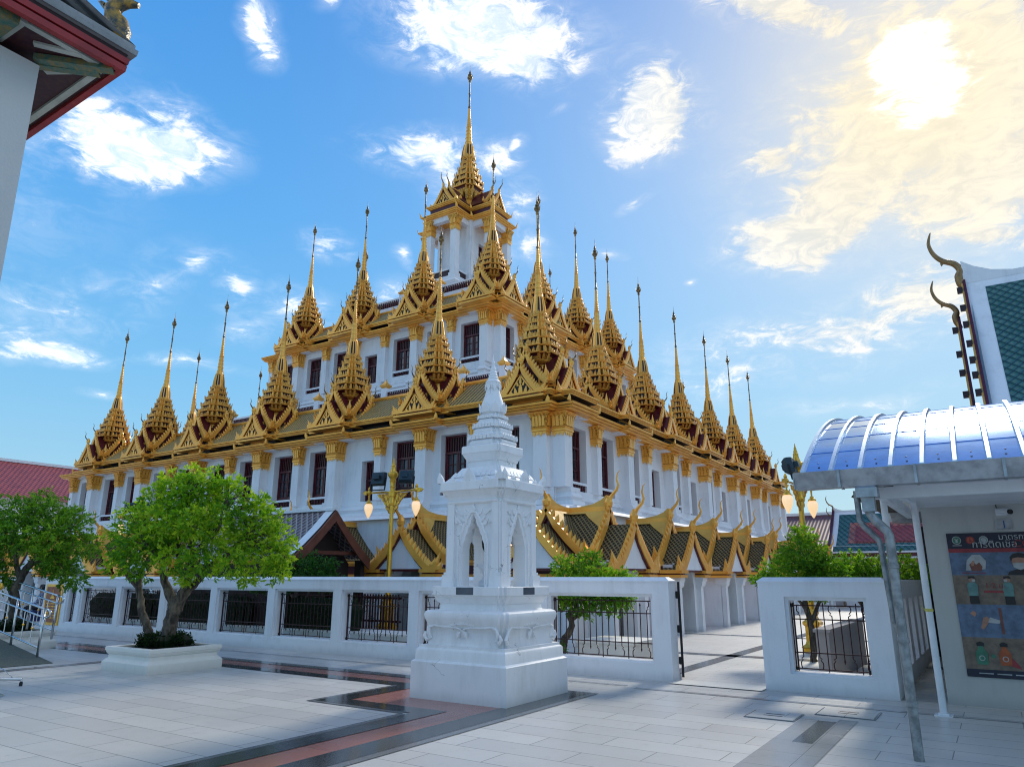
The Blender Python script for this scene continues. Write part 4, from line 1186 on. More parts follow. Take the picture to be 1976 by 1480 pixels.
for k in range(4):
    mb.push(RZ(k*math.pi/2))
    # leaf ribbing under the slab
    for q in range(13):
        x = -.54+1.08*q/12; mb.leaf((x, -.595, 1.385), (0, .12, -1), (1, 0, 0), .10, .065, .03, W_)
    # scroll relief on the belly
    for s in (-1, 1):
        mb.tube([(s*x, -y, z) for x, y, z in ((.02, .70, .93), (.15, .692, .955), (.35, .69, .955), (.50, .695, .97), (.58, .70, .94), (.60, .69, .86), (.57, .685, .80), (.62, .70, .77), (.66, .705, .82), (.64, .71, .88))], [.012, .016, .016, .018, .022, .03, .03, .03, .026, .012], 7, W_)
        for (x, z, h, tl) in ((.07, .99, .13, .5), (.12, .98, .15, 1.1), (.16, .975, .12, 1.8), (.05, .90, .12, .4)):
            mb.leaf((s*x, -.70, z), (s*tl, -.12, 1 if z > .95 else -1), (1, 0, 0), h, .06, .03, W_)
    for (z, h, u_) in ((.99, .19, 1), (.93, .18, -1)): mb.leaf((0, -.70 if u_ > 0 else -.685, z), (0, -.16*u_, u_), (1, 0, 0), h, .09, .035, W_)
    mb.pop()
mb.build('base', shr, smooth=True)
for k in range(4):
    b = MB(); b.box(-.15, .15, -.664, -.60, 1.392, 1.492, bluestone); b.build('slate_inset', shr, rotz=k*math.pi/2)
body = MB(); rb, zt = .50, 2.70
# cusped pointed arch outline, half
arch = [(.200, 1.50), (.200, 2.02), (.190, 2.10), (.162, 2.15), (.150, 2.21), (.120, 2.25), (.100, 2.32), (.062, 2.37), (.045, 2.43), (.0, 2.53)]
for k in range(4):
    body.push(RZ(k*math.pi/2))
    y0, y1 = -rb+.03, -rb+.21
    for s in (-1, 1):
        for a_ in range(len(arch)-1):
            (xa, za), (xb, zb) = arch[a_], arch[a_+1]
            if a_ == 0: 
                body.poly([(s*xa, y0, za), (s*rb, y0, za), (s*rb, y0, zb), (s*xb, y0, zb)], W_)
                body.poly([(s*xa, y1, za), (s*.3, y1, za), (s*.3, y1, zb), (s*xb, y1, zb)], W_)
            else:
                body.poly([(s*xa, y0, za), (s*rb, y0, za), (s*rb, y0, zb), (s*xb, y0, zb)], W_)
                body.poly([(s*xa, y1, za), (s*.3, y1, za), (s*.3, y1, zb), (s*xb, y1, zb)], W_)
            body.poly([(s*xa, y0, za), (s*xb, y0, zb), (s*xb, y1, zb), (s*xa, y1, za)], W_)
        body.poly([(0, y0, 2.53), (s*rb, y0, 2.53), (s*rb, y0, zt), (0, y0, zt)], W_)
        body.poly([(0, y1, 2.53), (s*.3, y1, 2.53), (s*.3, y1, zt), (0, y1, zt)], W_)
        # corner pilasters and beaded arch moulding
        body.box(min(s*(rb-.16), s*(rb-.035)), max(s*(rb-.16), s*(rb-.035)), -rb, -rb+.06, 1.70, zt, W_)
        body.box(min(s*(rb-.18), s*(rb+.02)), max(s*(rb-.18), s*(rb+.02)), -rb-.03, -rb+.08, 1.50, 1.66, W_)
        body.box(min(s*(rb-.17), s*rb), max(s*(rb-.17), s*rb), -rb-.012, -rb+.08, 1.66, 1.70, W_)
        out_ = [(x+.055+(.02 if z > 2.05 else 0), z+(.03 if z > 2.1 else 0)) for x, z in arch]
        body.tube([(s*x, y0-.008, z) for x, z in out_[:-1]] + [(0, y0-.008, 2.62)], .022, 6, W_)
        for q in range(26):
            z = 1.54+q*.022*1.0; body.lathe([(.004, z), (.014, z+.006), (.004, z+.014)], 5, W_, c=(s*.242, y0-.03))
        for (x, z, h, tl) in ((.13, 2.42, .13, 1.2), (.20, 2.36, .16, .7), (.26, 2.44, .15, 1.0), (.10, 2.52, .12, .8), (.21, 2.52, .12, 1.4), (.30, 2.40, .11, .3), (.28, 2.56, .10, 1.0)):
            body.leaf((s*x, y0-.006, z), (s*tl, -.1, 1), (1, 0, 0), h, .06, .03, W_)
    body.leaf((0, y0-.01, 2.55), (0, -.08, 1), (1, 0, 0), .14, .10, .035, W_)
    body.pop()
body.loft([[(x, y, z) for x, y in sq(r)] for r, z in ((rb-.21, 2.60), (rb-.03, zt), )], W_)
body.build('body', shr)
roof = MB()
stack(roof, [(.49, 2.68), (.515, 2.70), (.515, 2.73), (.50, 2.74), (.52, 2.79), (.565, 2.85), (.58, 2.87), (.58, 2.88)], W_, RS)
stack(roof, [(.605, 2.875), (.61, 2.88), (.61, 3.00), (.605, 3.01), (.56, 3.02), (.50, 3.08), (.42, 3.16), (.36, 3.24)], W_, RS)
for k in range(4):
    roof.push(RZ(k*math.pi/2))
    for q in range(15):
        x = -.50+q*1.0/14; roof.leaf((x, -.535, 2.87), (0, .14, -1), (1, 0, 0), .09, .052, .03, W_)
    for (x, h, ww) in ((0, .20, .22), (-.30, .08, .12), (.30, .08, .12), (-.53, .17, .12), (.53, .17, .12)):
        roof.leaf((x, -.585, 3.0), (x*.3, -.12, 1), (1, 0, 0), h, ww, .04, W_)
    for q in range(9):
        x = -.36+q*.09; roof.leaf((x, -.50, 3.075), (0, .55, 1), (1, 0, 0), .11, .08, .03, W_)
    roof.pop()
roof.build('roof', shr)
sp_ = MB()
stack(sp_, [(.30, 3.22), (.285, 3.26), (.285, 3.34), (.30, 3.345), (.31, 3.38), (.345, 3.44), (.35, 3.46), (.365, 3.465), (.365, 3.57), (.355, 3.58)], W_, RS)
for (r, z0, z1) in ((.315, 3.58, 3.79), (.255, 3.78, 3.97), (.195, 3.96, 4.10)):
    h = z1-z0
    stack(sp_, [(r*.94, z0), (r*1.0, z0+h*.12), (r*1.02, z0+h*.28), (r*.93, z0+h*.45), (r*.86, z0+h*.5), (r*.90, z0+h*.6), (r*.98, z0+h*.75), (r*.96, z0+h*.88), (r*.8, z1)], W_, redent(.62, .82))
    for k in range(4):
        sp_.push(RZ(k*math.pi/2))
        for q in range(7): sp_.leaf((r*(-.66+q*.22), -r*.96, z0+h*.5), (0, -.25, 1), (1, 0, 0), h*.42, r*.2, .025, W_)
        sp_.pop(); sp_.push(RZ(k*math.pi/2+R(45)))
        sp_.leaf((0, -r*1.14, z0+h*.5), (0, -.3, 1), (1, 0, 0), h*.5, r*.3, .03, W_)
        sp_.pop()
sp_.lathe([(.15, 4.09), (.19, 4.13), (.195, 4.19), (.185, 4.26), (.15, 4.36), (.118, 4.46), (.105, 4.54), (.12, 4.56), (.128, 4.59), (.115, 4.61), (.125, 4.64), (.10, 4.67), (.082, 4.69), (.09, 4.71), (.068, 4.735), (.076, 4.755), (.055, 4.785), (.062, 4.80), (.045, 4.83), (.05, 4.85), (.034, 4.885), (.02, 4.95), (.028, 4.97), (.012, 5.0), (.004, 5.12)], 16, W_)
for k in range(8):
    a_ = k*math.pi/4; c_, s_ = math.cos(a_), math.sin(a_)
    sp_.leaf((.185*c_, .185*s_, 4.13), (c_*.25, s_*.25, 1), (-s_, c_, 0), .17, .13, .03, W_); sp_.leaf((.118*c_, .118*s_, 4.60), (c_*.1, s_*.1, -1), (-s_, c_, 0), .12, .07, .02, W_)
sp_.build('spire', shr, smooth=True)
st = thing('boundary_stone', 'dark leaf-shaped boundary stone on a white pedestal inside the shrine', 'stone', (CX, CY, 1.503))
pd = MB(); stack(pd, [(.17, 0), (.17, .06), (.12, .10), (.11, .16), (.15, .24), (.17, .27), (.17, .32)], W_, redent(.6, .8)); pd.build('pedestal', st)
lf = MB(); outl = [(.07, .32), (.10, .40), (.09, .46), (.14, .56), (.15, .66), (.12, .74), (.13, .80), (.07, .88), (.0, 1.0)]
lf.prism([(-x, z) for x, z in outl] + [(x, z) for x, z in outl[-2::-1]], -.035, .035, stone_d); lf.build('slab', st, rotz=R(40))

# ================================================================== trees, planters, hedges
def foliage(clusters, n, size, seed, m, flat=.75, tone=(0.0, 1.0), droop=.25):
    """leaf-sized faces gathered in sprays through the volume of each clump; clumps = (x, y, z, r[, tone])"""
    rnd = random.Random(seed); mb = MB(); attr = []
    mb.mi(m)
    tot = sum(c[3]**2.2 for c in clusters)
    for c in clusters:
        x0, y0, z0, r = c[:4]; base = c[4] if len(c) > 4 else rnd.uniform(.25, .75)
        k = int(n*c[3]**2.2/tot/7)
        for _ in range(max(k, 3)):
            # a spray of seven leaves near the clump's shell
            while True:
                d = Vector((rnd.gauss(0, 1), rnd.gauss(0, 1), rnd.gauss(0, 1)))
                if d.length > .1: break
            d.normalize(); rr = r*(rnd.random()**.42)*(1+.22*math.sin(3.1*d.x*5+seed)*math.sin(4.3*d.z*3+x0*7))
            p = Vector((x0, y0, z0)) + Vector((d.x*rr, d.y*rr, d.z*rr*flat))
            ax = (d + Vector((rnd.gauss(0, .5), rnd.gauss(0, .5), rnd.gauss(0, .5)-droop))).normalized()
            spray = min(1, max(0, base+rnd.gauss(0, .22)))
            for q in range(7):
                a = (ax + Vector((rnd.gauss(0, .75), rnd.gauss(0, .75), rnd.gauss(0, .6)))).normalized()
                s = a.cross(Vector((rnd.gauss(0, 1), rnd.gauss(0, 1), rnd.gauss(0, 1))))
                if s.length < .05: continue
                s.normalize()
                l = size*rnd.uniform(.6, 1.35); w_ = l*rnd.uniform(.34, .5)
                b = p + ax*rnd.uniform(-.3, .9)*size*1.3
                i = len(mb.v); mid = b+a*l*.5
                nrm = a.cross(s)*l*.08
                mb.v += [b[:], (mid+s*w_*.5+nrm)[:], (b+a*l)[:], (mid-s*w_*.5+nrm)[:]]
                mb.f.append((i, i+1, i+2, i+3)); mb.m.append(0); attr.append(min(1, max(0, spray+rnd.gauss(0, .13))))
    return mb, attr
def limbs(mb, segs):
    for k, (path, rads) in enumerate(segs): mb.tube(*catmull(path, rads, 5, .007, k+3), 10, bark)
RX, RY = .836, .548                      # the picture's right, on the ground
def pr(x, y, u, w=0.0): return (x+u*RX-w*RY, y+u*RY+w*RX)

def planter(x, y, r, h, label, group):
    t = thing('stone_planter', label, 'planter', (x, y, 0), 0, group)
    mb = MB()
    mb.loft([[(a*q, b*q, z*h/.41) for a, b in square()] for q, z in ((r, 0), (r, .15), (r*.985, .165), (r*.93, .20), (r*.905, .215), (r*.90, .275), (r*.93, .29), (r*.95, .315), (r*.95, .335), (r*.97, .34), (r*.97, .395), (r*.955, .405), (r*.80, .405), (r*.80, .36))], cream)
    mb.build('planter_box', t)
    s = MB(); s.box(-r*.79, r*.79, -r*.79, r*.79, .1, h*.93, soil); s.build('soil', t)
    return t
def hedge(x, y, z, rx, ry, h, n, seed, label, group=None, m=None, rot=0.0):
    cl = []; rnd = random.Random(seed)
    nx, ny = max(2, int(rx/.11)), max(2, int(ry/.11))
    for i in range(nx):
        for j in range(ny):
            u, v = (i/(nx-1)-.5)*2, (j/(ny-1)-.5)*2
            if abs(u)**4+abs(v)**4 > 1.5: continue
            cl.append((u*(rx-.09), v*(ry-.09), h*.5+rnd.uniform(-.02, .03), h*.52))
    mb, at = foliage(cl, n, .05, seed, m or leaf_hedge, flat=1.0)
    i0 = len(at)
    k = MB(); 
    a0 = len(mb.f)
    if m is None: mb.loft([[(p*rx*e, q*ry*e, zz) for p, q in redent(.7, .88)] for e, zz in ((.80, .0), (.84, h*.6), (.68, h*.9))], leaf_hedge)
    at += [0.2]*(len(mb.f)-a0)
    o = mb.build('hedge', None, (x, y, z), rot, attr=at)
    return tag(o, label, 'hedge', group)

P1 = (-13.14, 8.27)
planter(*P1, .735, .41, 'cream stone planter carrying the big bright tree and its trimmed hedge', 'stone planters')
hedge(P1[0], P1[1], .39, .48, .42, .20, 5200, 5, 'low dark trimmed hedge around the foot of the bright green tree', 'trimmed hedges in planters')
def tree(name, label, x, y, z, segs, clusters, n, size, seed, m, group=None, flat=.75):
    t = thing(name, label, 'tree', (x, y, z), 0, group)
    mb = MB(); limbs(mb, [([(*pr(0, 0, u, w), h) for u, w, h in P], r) for P, r in segs]); mb.build('trunk', t, smooth='all')
    cl = [(*pr(0, 0, c[0], c[1]), c[2], *c[3:]) for c in clusters]
    fm, at = foliage(cl, n, size, seed, m, flat); fm.build('crown', t, attr=at)
    rnd = random.Random(seed+1); tw = MB(); ends = [Vector((*pr(0, 0, u, w_), h)) for P, r in segs for (u, w_, h) in P[-2:]]
    for c in cl:
        o_ = Vector(c[:3]); e = min(ends, key=lambda v: (v-o_).length)
        for k in range(4):
            d = o_+Vector((rnd.gauss(0, .45), rnd.gauss(0, .45), rnd.gauss(.1, .4)))*c[3]; m_ = (e+d)/2+Vector((rnd.gauss(0, .05), rnd.gauss(0, .05), rnd.gauss(.03, .05)))
            tw.tube([e, m_, d], [.014, .009, .003], 4, bark)
    tw.build('twigs', t)
    return t
# main tree: a leaning stem and a stout one that forks low
segs1 = [([(-.30, .05, 0), (-.36, .05, .25), (-.52, .05, .60), (-.62, .05, .95), (-.66, .05, 1.25), (-.55, .1, 1.6)], [.085, .075, .066, .062, .055, .04]),
         ([(.04, 0, -.02), (.05, 0, .30), (.09, 0, .62), (.05, 0, .80), (-.12, .0, 1.1), (-.20, 0, 1.4), (-.15, 0, 1.9)], [.15, .125, .115, .105, .075, .06, .035]),
         ([(.10, 0, .55), (.16, -.02, .80), (.26, -.02, 1.05), (.32, 0, 1.35), (.30, 0, 1.8), (.2, .1, 2.3)], [.10, .09, .075, .065, .05, .03]),
         ([(.14, .05, .62), (.22, .1, .9), (.45, .15, 1.2), (.7, .1, 1.5), (1.0, .1, 1.7), (1.25, .05, 2.0)], [.09, .075, .062, .05, .04, .025]),
         ([(.30, 0, 1.5), (.5, -.1, 1.8), (.8, -.1, 2.1), (.85, -.1, 2.5)], [.05, .045, .035, .02]), ([(-.18, 0, 1.5), (-.5, -.1, 1.8), (-.8, 0, 2.1)], [.05, .04, .02]),
         ([(-.62, .05, 1.0), (-.9, 0, 1.3), (-1.0, 0, 1.6)], [.045, .035, .02]), ([(.05, 0, 1.6), (.0, 0, 2.2), (.15, 0, 2.8)], [.05, .035, .018])]
cl1 = [(-.15, .2, 2.85, .42), (.30, .0, 2.80, .40), (.72, .2, 2.95, .30, .7), (-.55, .1, 2.55, .38), (-.95, .0, 2.08, .36), (-1.02, .1, 1.70, .25, .6), (-.75, -.3, 1.72, .36), (-.2, -.35, 2.2, .42), (.40, -.4, 2.2, .40, .62),
       (1.0, -.1, 2.42, .38), (1.45, .1, 2.0, .40), (1.78, .0, 1.62, .36, .7), (1.2, -.35, 1.50, .38, .65), (.6, -.45, 1.5, .34), (.1, -.4, 1.55, .30, .7), (1.98, .1, 1.33, .22, .72), (-1.1, -.1, 1.38, .16, .75), (1.38, .2, 2.52, .26), (-.4, .2, 3.08, .26, .72), (.1, .1, 3.20, .25, .68), (.5, .1, 3.12, .2, .8),
       (-.5, -.25, 1.38, .24), (1.5, -.3, 1.22, .20, .75), (.97, .05, 2.98, .2, .6), (-1.0, .2, 2.45, .24), (.3, .5, 2.3, .5), (-.5, .5, 2.0, .42), (1.0, .5, 1.9, .42), (.4, -.3, 1.22, .16, .8), (.75, -.2, 1.95, .3), (.05, -.1, 2.5, .3), (-.65, .2, 2.9, .16, .8), (1.75, .1, 2.15, .18, .8), (1.2, .0, 2.78, .14, .8), (-.25, -.1, 1.85, .3), (1.72, .1, 2.30, .30, .65), (1.95, .05, 1.95, .30, .7), (1.48, .15, 2.62, .24, .7), (2.05, 0, 1.62, .24, .75)]
tree('topiary_tree', 'bright green twin-stemmed tree growing from the cream planter by the low wall', P1[0], P1[1], .39, segs1, cl1, 23000, .088, 11, leaf_bright, 'trees in the white planters')
P2 = (-19.75, 8.45)
planter(*P2, .735, .41, 'cream stone planter behind the steel railing of the ramp', 'stone planters')
hedge(P2[0], P2[1], .39, .46, .40, .22, 3500, 6, 'low dark trimmed hedge seen through the steel ramp railing', 'trimmed hedges in planters')
segs2 = [([(.0, 0, 0), (.02, 0, .5), (-.05, 0, .9), (.1, 0, 1.35), (.35, 0, 1.7), (.6, 0, 2.1)], [.13, .11, .10, .085, .06, .035]), ([(.02, 0, 1.2), (-.15, 0, 1.6), (-.1, 0, 2.1), (.1, 0, 2.5)], [.07, .055, .045, .025]), ([(.2, 0, 1.5), (.75, .1, 1.9), (1.0, 0, 2.3)], [.05, .04, .02])]
cl2 = [(-.9, 0, 2.2, .6), (-.3, 0, 2.75, .55), (.4, 0, 2.75, .55, .45), (1.05, 0, 2.45, .5), (1.45, 0, 1.95, .42), (.75, -.3, 2.1, .6), (0, -.3, 2.2, .6), (-.9, -.2, 1.55, .55, .3), (1.0, -.1, 1.5, .42), (1.3, 0, 1.2, .34, .4), (-.5, 0, 1.25, .45, .25), (.5, .3, 1.6, .45, .2), (-1.4, 0, 2.6, .5), (-1.5, 0, 1.6, .6), (1.0, .1, 2.75, .25), (.1, .2, 3.1, .3, .6)]
tree('topiary_tree', 'darker green tree at the left edge behind the steel ramp railing', P2[0], P2[1], .39, segs2, cl2, 24000, .085, 13, leaf_mid, 'trees in the white planters')
# smaller trees behind the wall
def bush(x, y, label, cl, n, seed, m, segs, size=.075, z=.0):
    return tree('small_tree', label, x, y, z, segs, cl, n, size, seed, m, 'small trees behind the wall')
S0 = [([(0, 0, 0), (.03, 0, .6), (-.05, 0, 1.2), (.1, 0, 1.7)], [.07, .06, .05, .03]), ([(0, 0, .7), (.25, 0, 1.2), (.4, 0, 1.6)], [.045, .035, .02]), ([(0, 0, .9), (-.3, 0, 1.4)], [.04, .02])]
bush(-15.2, 13.1, 'dark green small tree in front of the brown hut gable', [(-.55, 0, 1.55, .45), (0, 0, 1.80, .48), (.55, 0, 1.65, .42), (.95, 0, 1.45, .28), (-.95, 0, 1.5, .35), (-.3, .2, 2.05, .2), (.35, 0, 2.12, .17), (.78, 0, 1.95, .2)], 11000, 21, leaf_dark, S0)
SL = [([(-.55, 0, 0), (-.5, 0, .35), (-.33, 0, .62), (-.35, 0, .85), (-.2, 0, 1.15), (0, 0, 1.5)], [.08, .075, .065, .06, .05, .03]), ([(-.3, 0, .8), (.1, 0, 1.1), (.4, 0, 1.3)], [.05, .035, .02])]
bush(-7.35, 14.1, 'bushy small tree between shrine and gateway', [(-.5, 0, 1.35, .42), (0, 0, 1.65, .5, .65), (.5, 0, 1.45, .45), (.85, 0, 1.6, .22, .7), (-.1, -.1, 1.15, .4), (.45, -.1, 1.15, .36), (-.7, 0, 1.2, .3), (.1, .1, 2.05, .24), (.75, 0, 1.25, .28), (-.45, 0, 1.85, .28, .6)], 14000, 22, leaf_mid, SL)
bush(-3.35, 16.2, 'feathery green small tree by the right lamp post', [(-.5, 0, 1.7, .42), (0, 0, 2.1, .5), (.4, 0, 1.75, .5), (.0, 0, 2.5, .26, .7), (-.85, 0, 1.6, .25), (.2, 0, 1.5, .4)], 12000, 23, leaf_mid, S0)
bush(-2.45, 17.6, 'wide green small tree behind the short white wall piece', [(-.7, 0, 1.65, .4), (-.2, 0, 1.85, .42), (.4, 0, 1.75, .42), (.9, 0, 1.85, .38), (1.4, 0, 1.6, .4), (0, 0, 1.5, .4)], 11000, 24, leaf_mid, S0)
for i, (x0, x1, lab) in enumerate([(-25.6, -20.95, 'dark hedge behind the grilles nearest the plaque'), (-20.95, -16.6, 'dark hedge behind the grilles under the big tree'), (-16.6, -12.8, 'dark hedge behind the grilles left of the golden lamp foot')]):
    hedge((x0+x1)/2, 13.2, .35, (x1-x0)/2, .28, .86, 7500, 40+i, lab, 'hedges behind the wall')  # hedge run closed up and raised so the grille openings read dark
tag(hedge(-7.75, 13.0, .0, .45, .30, .45, 2600, 45, 'low dark shrub at the foot of the bushy tree behind the shrine', 'hedges behind the wall', leaf_dark), 'low dark shrub at the foot of the bushy tree behind the shrine', 'hedge')
tag(hedge(-12.35, 13.0, .40, .20, .20, .62, 1500, 46, 'red and yellow croton shrub left of the golden lamp foot', None, leaf_red), 'red and yellow croton shrub left of the golden lamp foot', 'shrub')
def lowwall(name, x0, x1, y0, y1, h, m, label):
    mb = MB(); mb.box(x0, x1, y0, y1, 0, h, m); mb.box(x0-.03, x1+.03, y0-.03, y1+.03, h, h+.05, m)
    return tag(mb.build(name), label, 'low wall')
lowwall('low_wall', -25, -9.5, 12.9, 14.0, .33, cream, 'pale low planter kerb behind the long white wall')
lowwall('low_wall', -7.0, -5.85, 13.0, 14.2, .42, cream, 'pale pink-grey planter kerb behind the grille beside the gateway')
lowwall('low_wall', -2.62, -2.42, 13.0, 16.6, .78, conc, 'stained grey low wall running back behind the short wall piece')
# maroon picket fence in front of the porches
fe = thing('picket_fence', 'maroon picket fence in the shade behind the hedges', 'fence', (-18.5, 14.6, 0))
mb = MB()
for z in (.5, 1.08): mb.box(-5.5, 5.5, 0, .04, z, z+.05, iron)
for q in range(110): mb.box(-5.5+q*.1, -5.46+q*.1, -.02, .0, .3, 1.2, iron)
mb.build('picket', fe)

# ================================================================== golden lamp posts
glob = bpy.data.materials.new('frosted_lamp_glass'); glob.use_nodes = True
_b = bs(glob); _b.inputs['Base Color'].default_value = (.75, .66, .52, 1); _b.inputs['Roughness'].default_value = .35
_b.inputs['Emission Color'].default_value = (1.0, .62, .26, 1); _b.inputs['Emission Strength'].default_value = .42
bulb = bpy.data.materials.new('glowing_bulb'); bulb.use_nodes = True
_b = bs(bulb); _b.inputs['Emission Color'].default_value = (1.0, .70, .22, 1); _b.inputs['Emission Strength'].default_value = 1.3
def make_lamp():
    t = thing('lamp_post', '', 'lamp post', (0, 0, 0), 0, 'golden lamp posts')
    mb = MB(); P8 = [(math.cos(2*math.pi*(k+.5)/8), math.sin(2*math.pi*(k+.5)/8)) for k in range(8)]
    mb.lathe([(.075, 1.0), (.066, 2.4), (.058, 3.7)], 8, gold_p, shape=P8)
    mb.lathe([(.085, 3.62), (.10, 3.66), (.10, 3.72), (.085, 3.76), (.085, 3.86), (.12, 3.88), (.12, 4.0), (.08, 4.02), (.07, 4.12), (.085, 4.16), (.07, 4.2), (.08, 4.28), (.10, 4.34), (.075, 4.37), (.11, 4.42), (.15, 4.48), (.15, 4.55), (.10, 4.60), (.075, 4.66), (.06, 4.74), (.07, 4.76), (.045, 4.80), (.05, 4.83), (.03, 4.88), (.035, 4.90), (.018, 4.95), (.006, 5.03)], 12, gold_p)
    mb.build('pole', t, smooth=True)
    b = MB()
    b.loft([[(x*r, y*r, z) for x, y in redent(.7, .87)] for r, z in ((.30, 0), (.30, .10), (.25, .13), (.22, .16), (.22, .30), (.25, .33), (.17, .40), (.15, .46), (.15, .78), (.19, .82), (.19, .88), (.14, .92), (.10, 1.0), (.13, 1.06), (.13, 1.10), (.08, 1.16))], gold_p)
    b.build('pedestal', t)
    a = MB()
    a.tube([(-.95, 0, 4.02), (-.4, 0, 4.02), (0, 0, 4.0), (.4, 0, 4.02), (.95, 0, 4.02)], [.022, .028, .035, .028, .022], 8, gold_p)
    for s in (-1, 1):
        a.lathe([(.02, 3.96), (.065, 3.99), (.075, 4.03), (.055, 4.08), (.03, 4.1), (.045, 4.13), (.015, 4.2)], 10, gold_p, c=(s*.86, 0))
        a.leaf((s*.92, 0, 4.02), (s, 0, .05), (0, 0, 1), .20, .12, .10, gold_p)
        a.tube([(s*.86, 0, 3.98), (s*.86, 0, 3.84), (s*.86, 0, 3.80)], [.026, .02, .028], 8, gold_p)
        # pierced bracket under the arm
        a.prism([(s*.06, 3.40), (s*.10, 3.40), (s*.22, 3.62), (s*.36, 3.80), (s*.56, 3.97), (s*.06, 3.97)], -.018, .018, gold)
        for (x, z, h, tl) in ((.14, 3.5, .14, .8), (.2, 3.64, .16, .8), (.3, 3.76, .15, .9), (.12, 3.62, .2, .2), (.18, 3.78, .17, .3), (.42, 3.86, .13, 1.2)):
            a.leaf((s*x, -.02, z), (s*tl, 0, 1), (1, 0, 0), h, .07, .03, gold_p); a.leaf((s*x, .02, z), (s*tl, 0, 1), (1, 0, 0), h, .07, .03, gold_p)
    a.build('arm', t)
    for s in (-1, 1):
        g = MB(); g.lathe([(.045, .0), (.10, -.03), (.125, -.09), (.125, -.15), (.105, -.24), (.065, -.34), (.03, -.41), (.006, -.44)], 16, glob)
        o = g.build('lamp_globe', t, (s*.86, 0, 3.72), smooth=True)
        c = MB(); c.lathe([(.03, .10), (.05, .08), (.05, .05), (.075, .035), (.095, .01), (.10, -.02), (.06, -.01)], 12, gold_p); c.build('cap', o, smooth=True)
        f = MB()
        f.loft([[(-.24, -.12, -.20), (.24, -.12, -.20), (.24, -.12, .22), (-.24, -.12, .22)], [(-.26, -.02, -.22), (.26, -.02, -.22), (.26, -.02, .24), (-.26, -.02, .24)], [(-.26, .06, -.22), (.26, .06, -.22), (.26, .06, .24), (-.26, .06, .24)], [(-.2, .17, -.14), (.2, .17, -.14), (.2, .17, .17), (-.2, .17, .17)]], flood)
        f.box(-.12, .12, -.24, -.11, -.06, .10, flood, .02); f.box(-.09, .09, .16, .22, -.06, .1, flood)
        for x in (-.29, .27): f.box(x, x+.02, -.03, .03, -.38, .04, iron2)
        f.box(-.29, .29, -.03, .03, -.40, -.38, iron2)
        o = f.build('floodlight', t, (s*.50, -.02, 4.40), 0, .84); o.rotation_euler = (R(-12 if s < 0 else 14), 0, R(180+22*s) if s > 0 else R(8))
    return t
lamp = make_lamp(); lamp.location = (-14.30, 15.5, 0); lamp.rotation_euler = (0, 0, R(4))
lamp['label'] = 'golden two-armed lamp post with floodlights left of the shrine'
l2 = copy_tree(lamp, None, (-3.72, 18.3, -.22), R(83), label='golden lamp post beside the curved metal roof')
l3 = copy_tree(lamp, None, (-29.2, 16.6, .0), R(20), label='golden lamp post mostly hidden behind the big bright tree')

# ================================================================== metal-roofed booth on the right
bo = thing('booth', 'grey rendered booth under a curved shiny metal roof', 'booth', (-.80, 11.9, 0))
mb = MB(); mb.box(0, 4.5, 0, 9.0, 0, 2.78, grey_wall); mb.build('wall', bo)
sf = MB(); sf.box(-.55, 4.5, -.02, 3.0, 2.782, 2.84, whitepaint); sf.box(-.02, 4.5, -3.62, 0, 2.60, 2.63, whitepaint); sf.box(.0, 4.5, -.06, -.003, 2.62, 2.78, greybeam); sf.build('ceiling', bo)
arc = [(8.20+8.0*q/48, 3.92-.0756*(8.20+8.0*q/48-12.2)**2) for q in range(49)]
metal = mat('blue_metal_sheet', (.20, .40, .74), .12, 1.0, var=.18, vscale=5, bump=.04, bscale=7)
ribm = mat('pale_metal_rib', (.50, .62, .74), .3, .8, var=.15, vscale=6)
bay = .285; x = -1.62; vault = MB()
while x < 3.4:
    # a pan between two ribs, lapped every half metre or so
    vault.loft([[(x+.03, yy, zz), (x+bay-.03, yy, zz)] for yy, zz in arc], metal, False, False, closed=False)
    for q in range(3, 48, 3):
        (ya, za), (yb, zb) = arc[q], arc[q+1]; dy_, dz_ = (yb-ya)*.06, (zb-za)*.06
        vault.loft([[(x+.03, ya, za+.001), (x+bay-.03, ya, za+.001)], [(x+.03, ya+dy_, za+dz_+.006), (x+bay-.03, ya+dy_, za+dz_+.006)], [(x+.03, ya+dy_*2, za+dz_*2+.001), (x+bay-.03, ya+dy_*2, za+dz_*2+.001)]], metal, False, False, closed=False)
    vault.loft([[(x-.032, yy, zz-.005), (x-.018, yy, zz+.035), (x+.018, yy, zz+.035), (x+.032, yy, zz-.005)] for yy, zz in arc], ribm)
    vault.lathe([(.0, arc[1][1]+.02), (.012, arc[1][1]+.03), (.0, arc[1][1]+.036)], 6, rubber, c=(x+bay/2, arc[1][0]))
    x += bay
vo = vault.build('vaulted_roof', bo, (.80, -11.9, 0), smooth=True)
liner = MB(); liner.loft([[(-1.60, yy, zz-.03) for yy, zz in arc], [(3.4, yy, zz-.03) for yy, zz in arc]], galv, False, False, closed=False); liner.build('lining', vo)
gut = MB()
gut.loft([[(-1.68, y, z), (3.4, y, z), (3.4, y2, z2), (-1.68, y2, z2)] for y, z, y2, z2 in ((8.05, 2.70, 8.04, 2.71), (8.10, 2.54, 8.09, 2.535), (8.24, 2.54, 8.245, 2.535), (8.27, 2.70, 8.28, 2.70))], galv, False, False)
gut.box(-1.69, -1.68, 8.05, 8.27, 2.54, 2.70, galv)
for xx in (-1.25, -.55, .18): gut.box(xx, xx+.025, 8.035, 8.29, 2.53, 2.715, galv)
gut.build('gutter', bo, (.80, -11.9, 0))
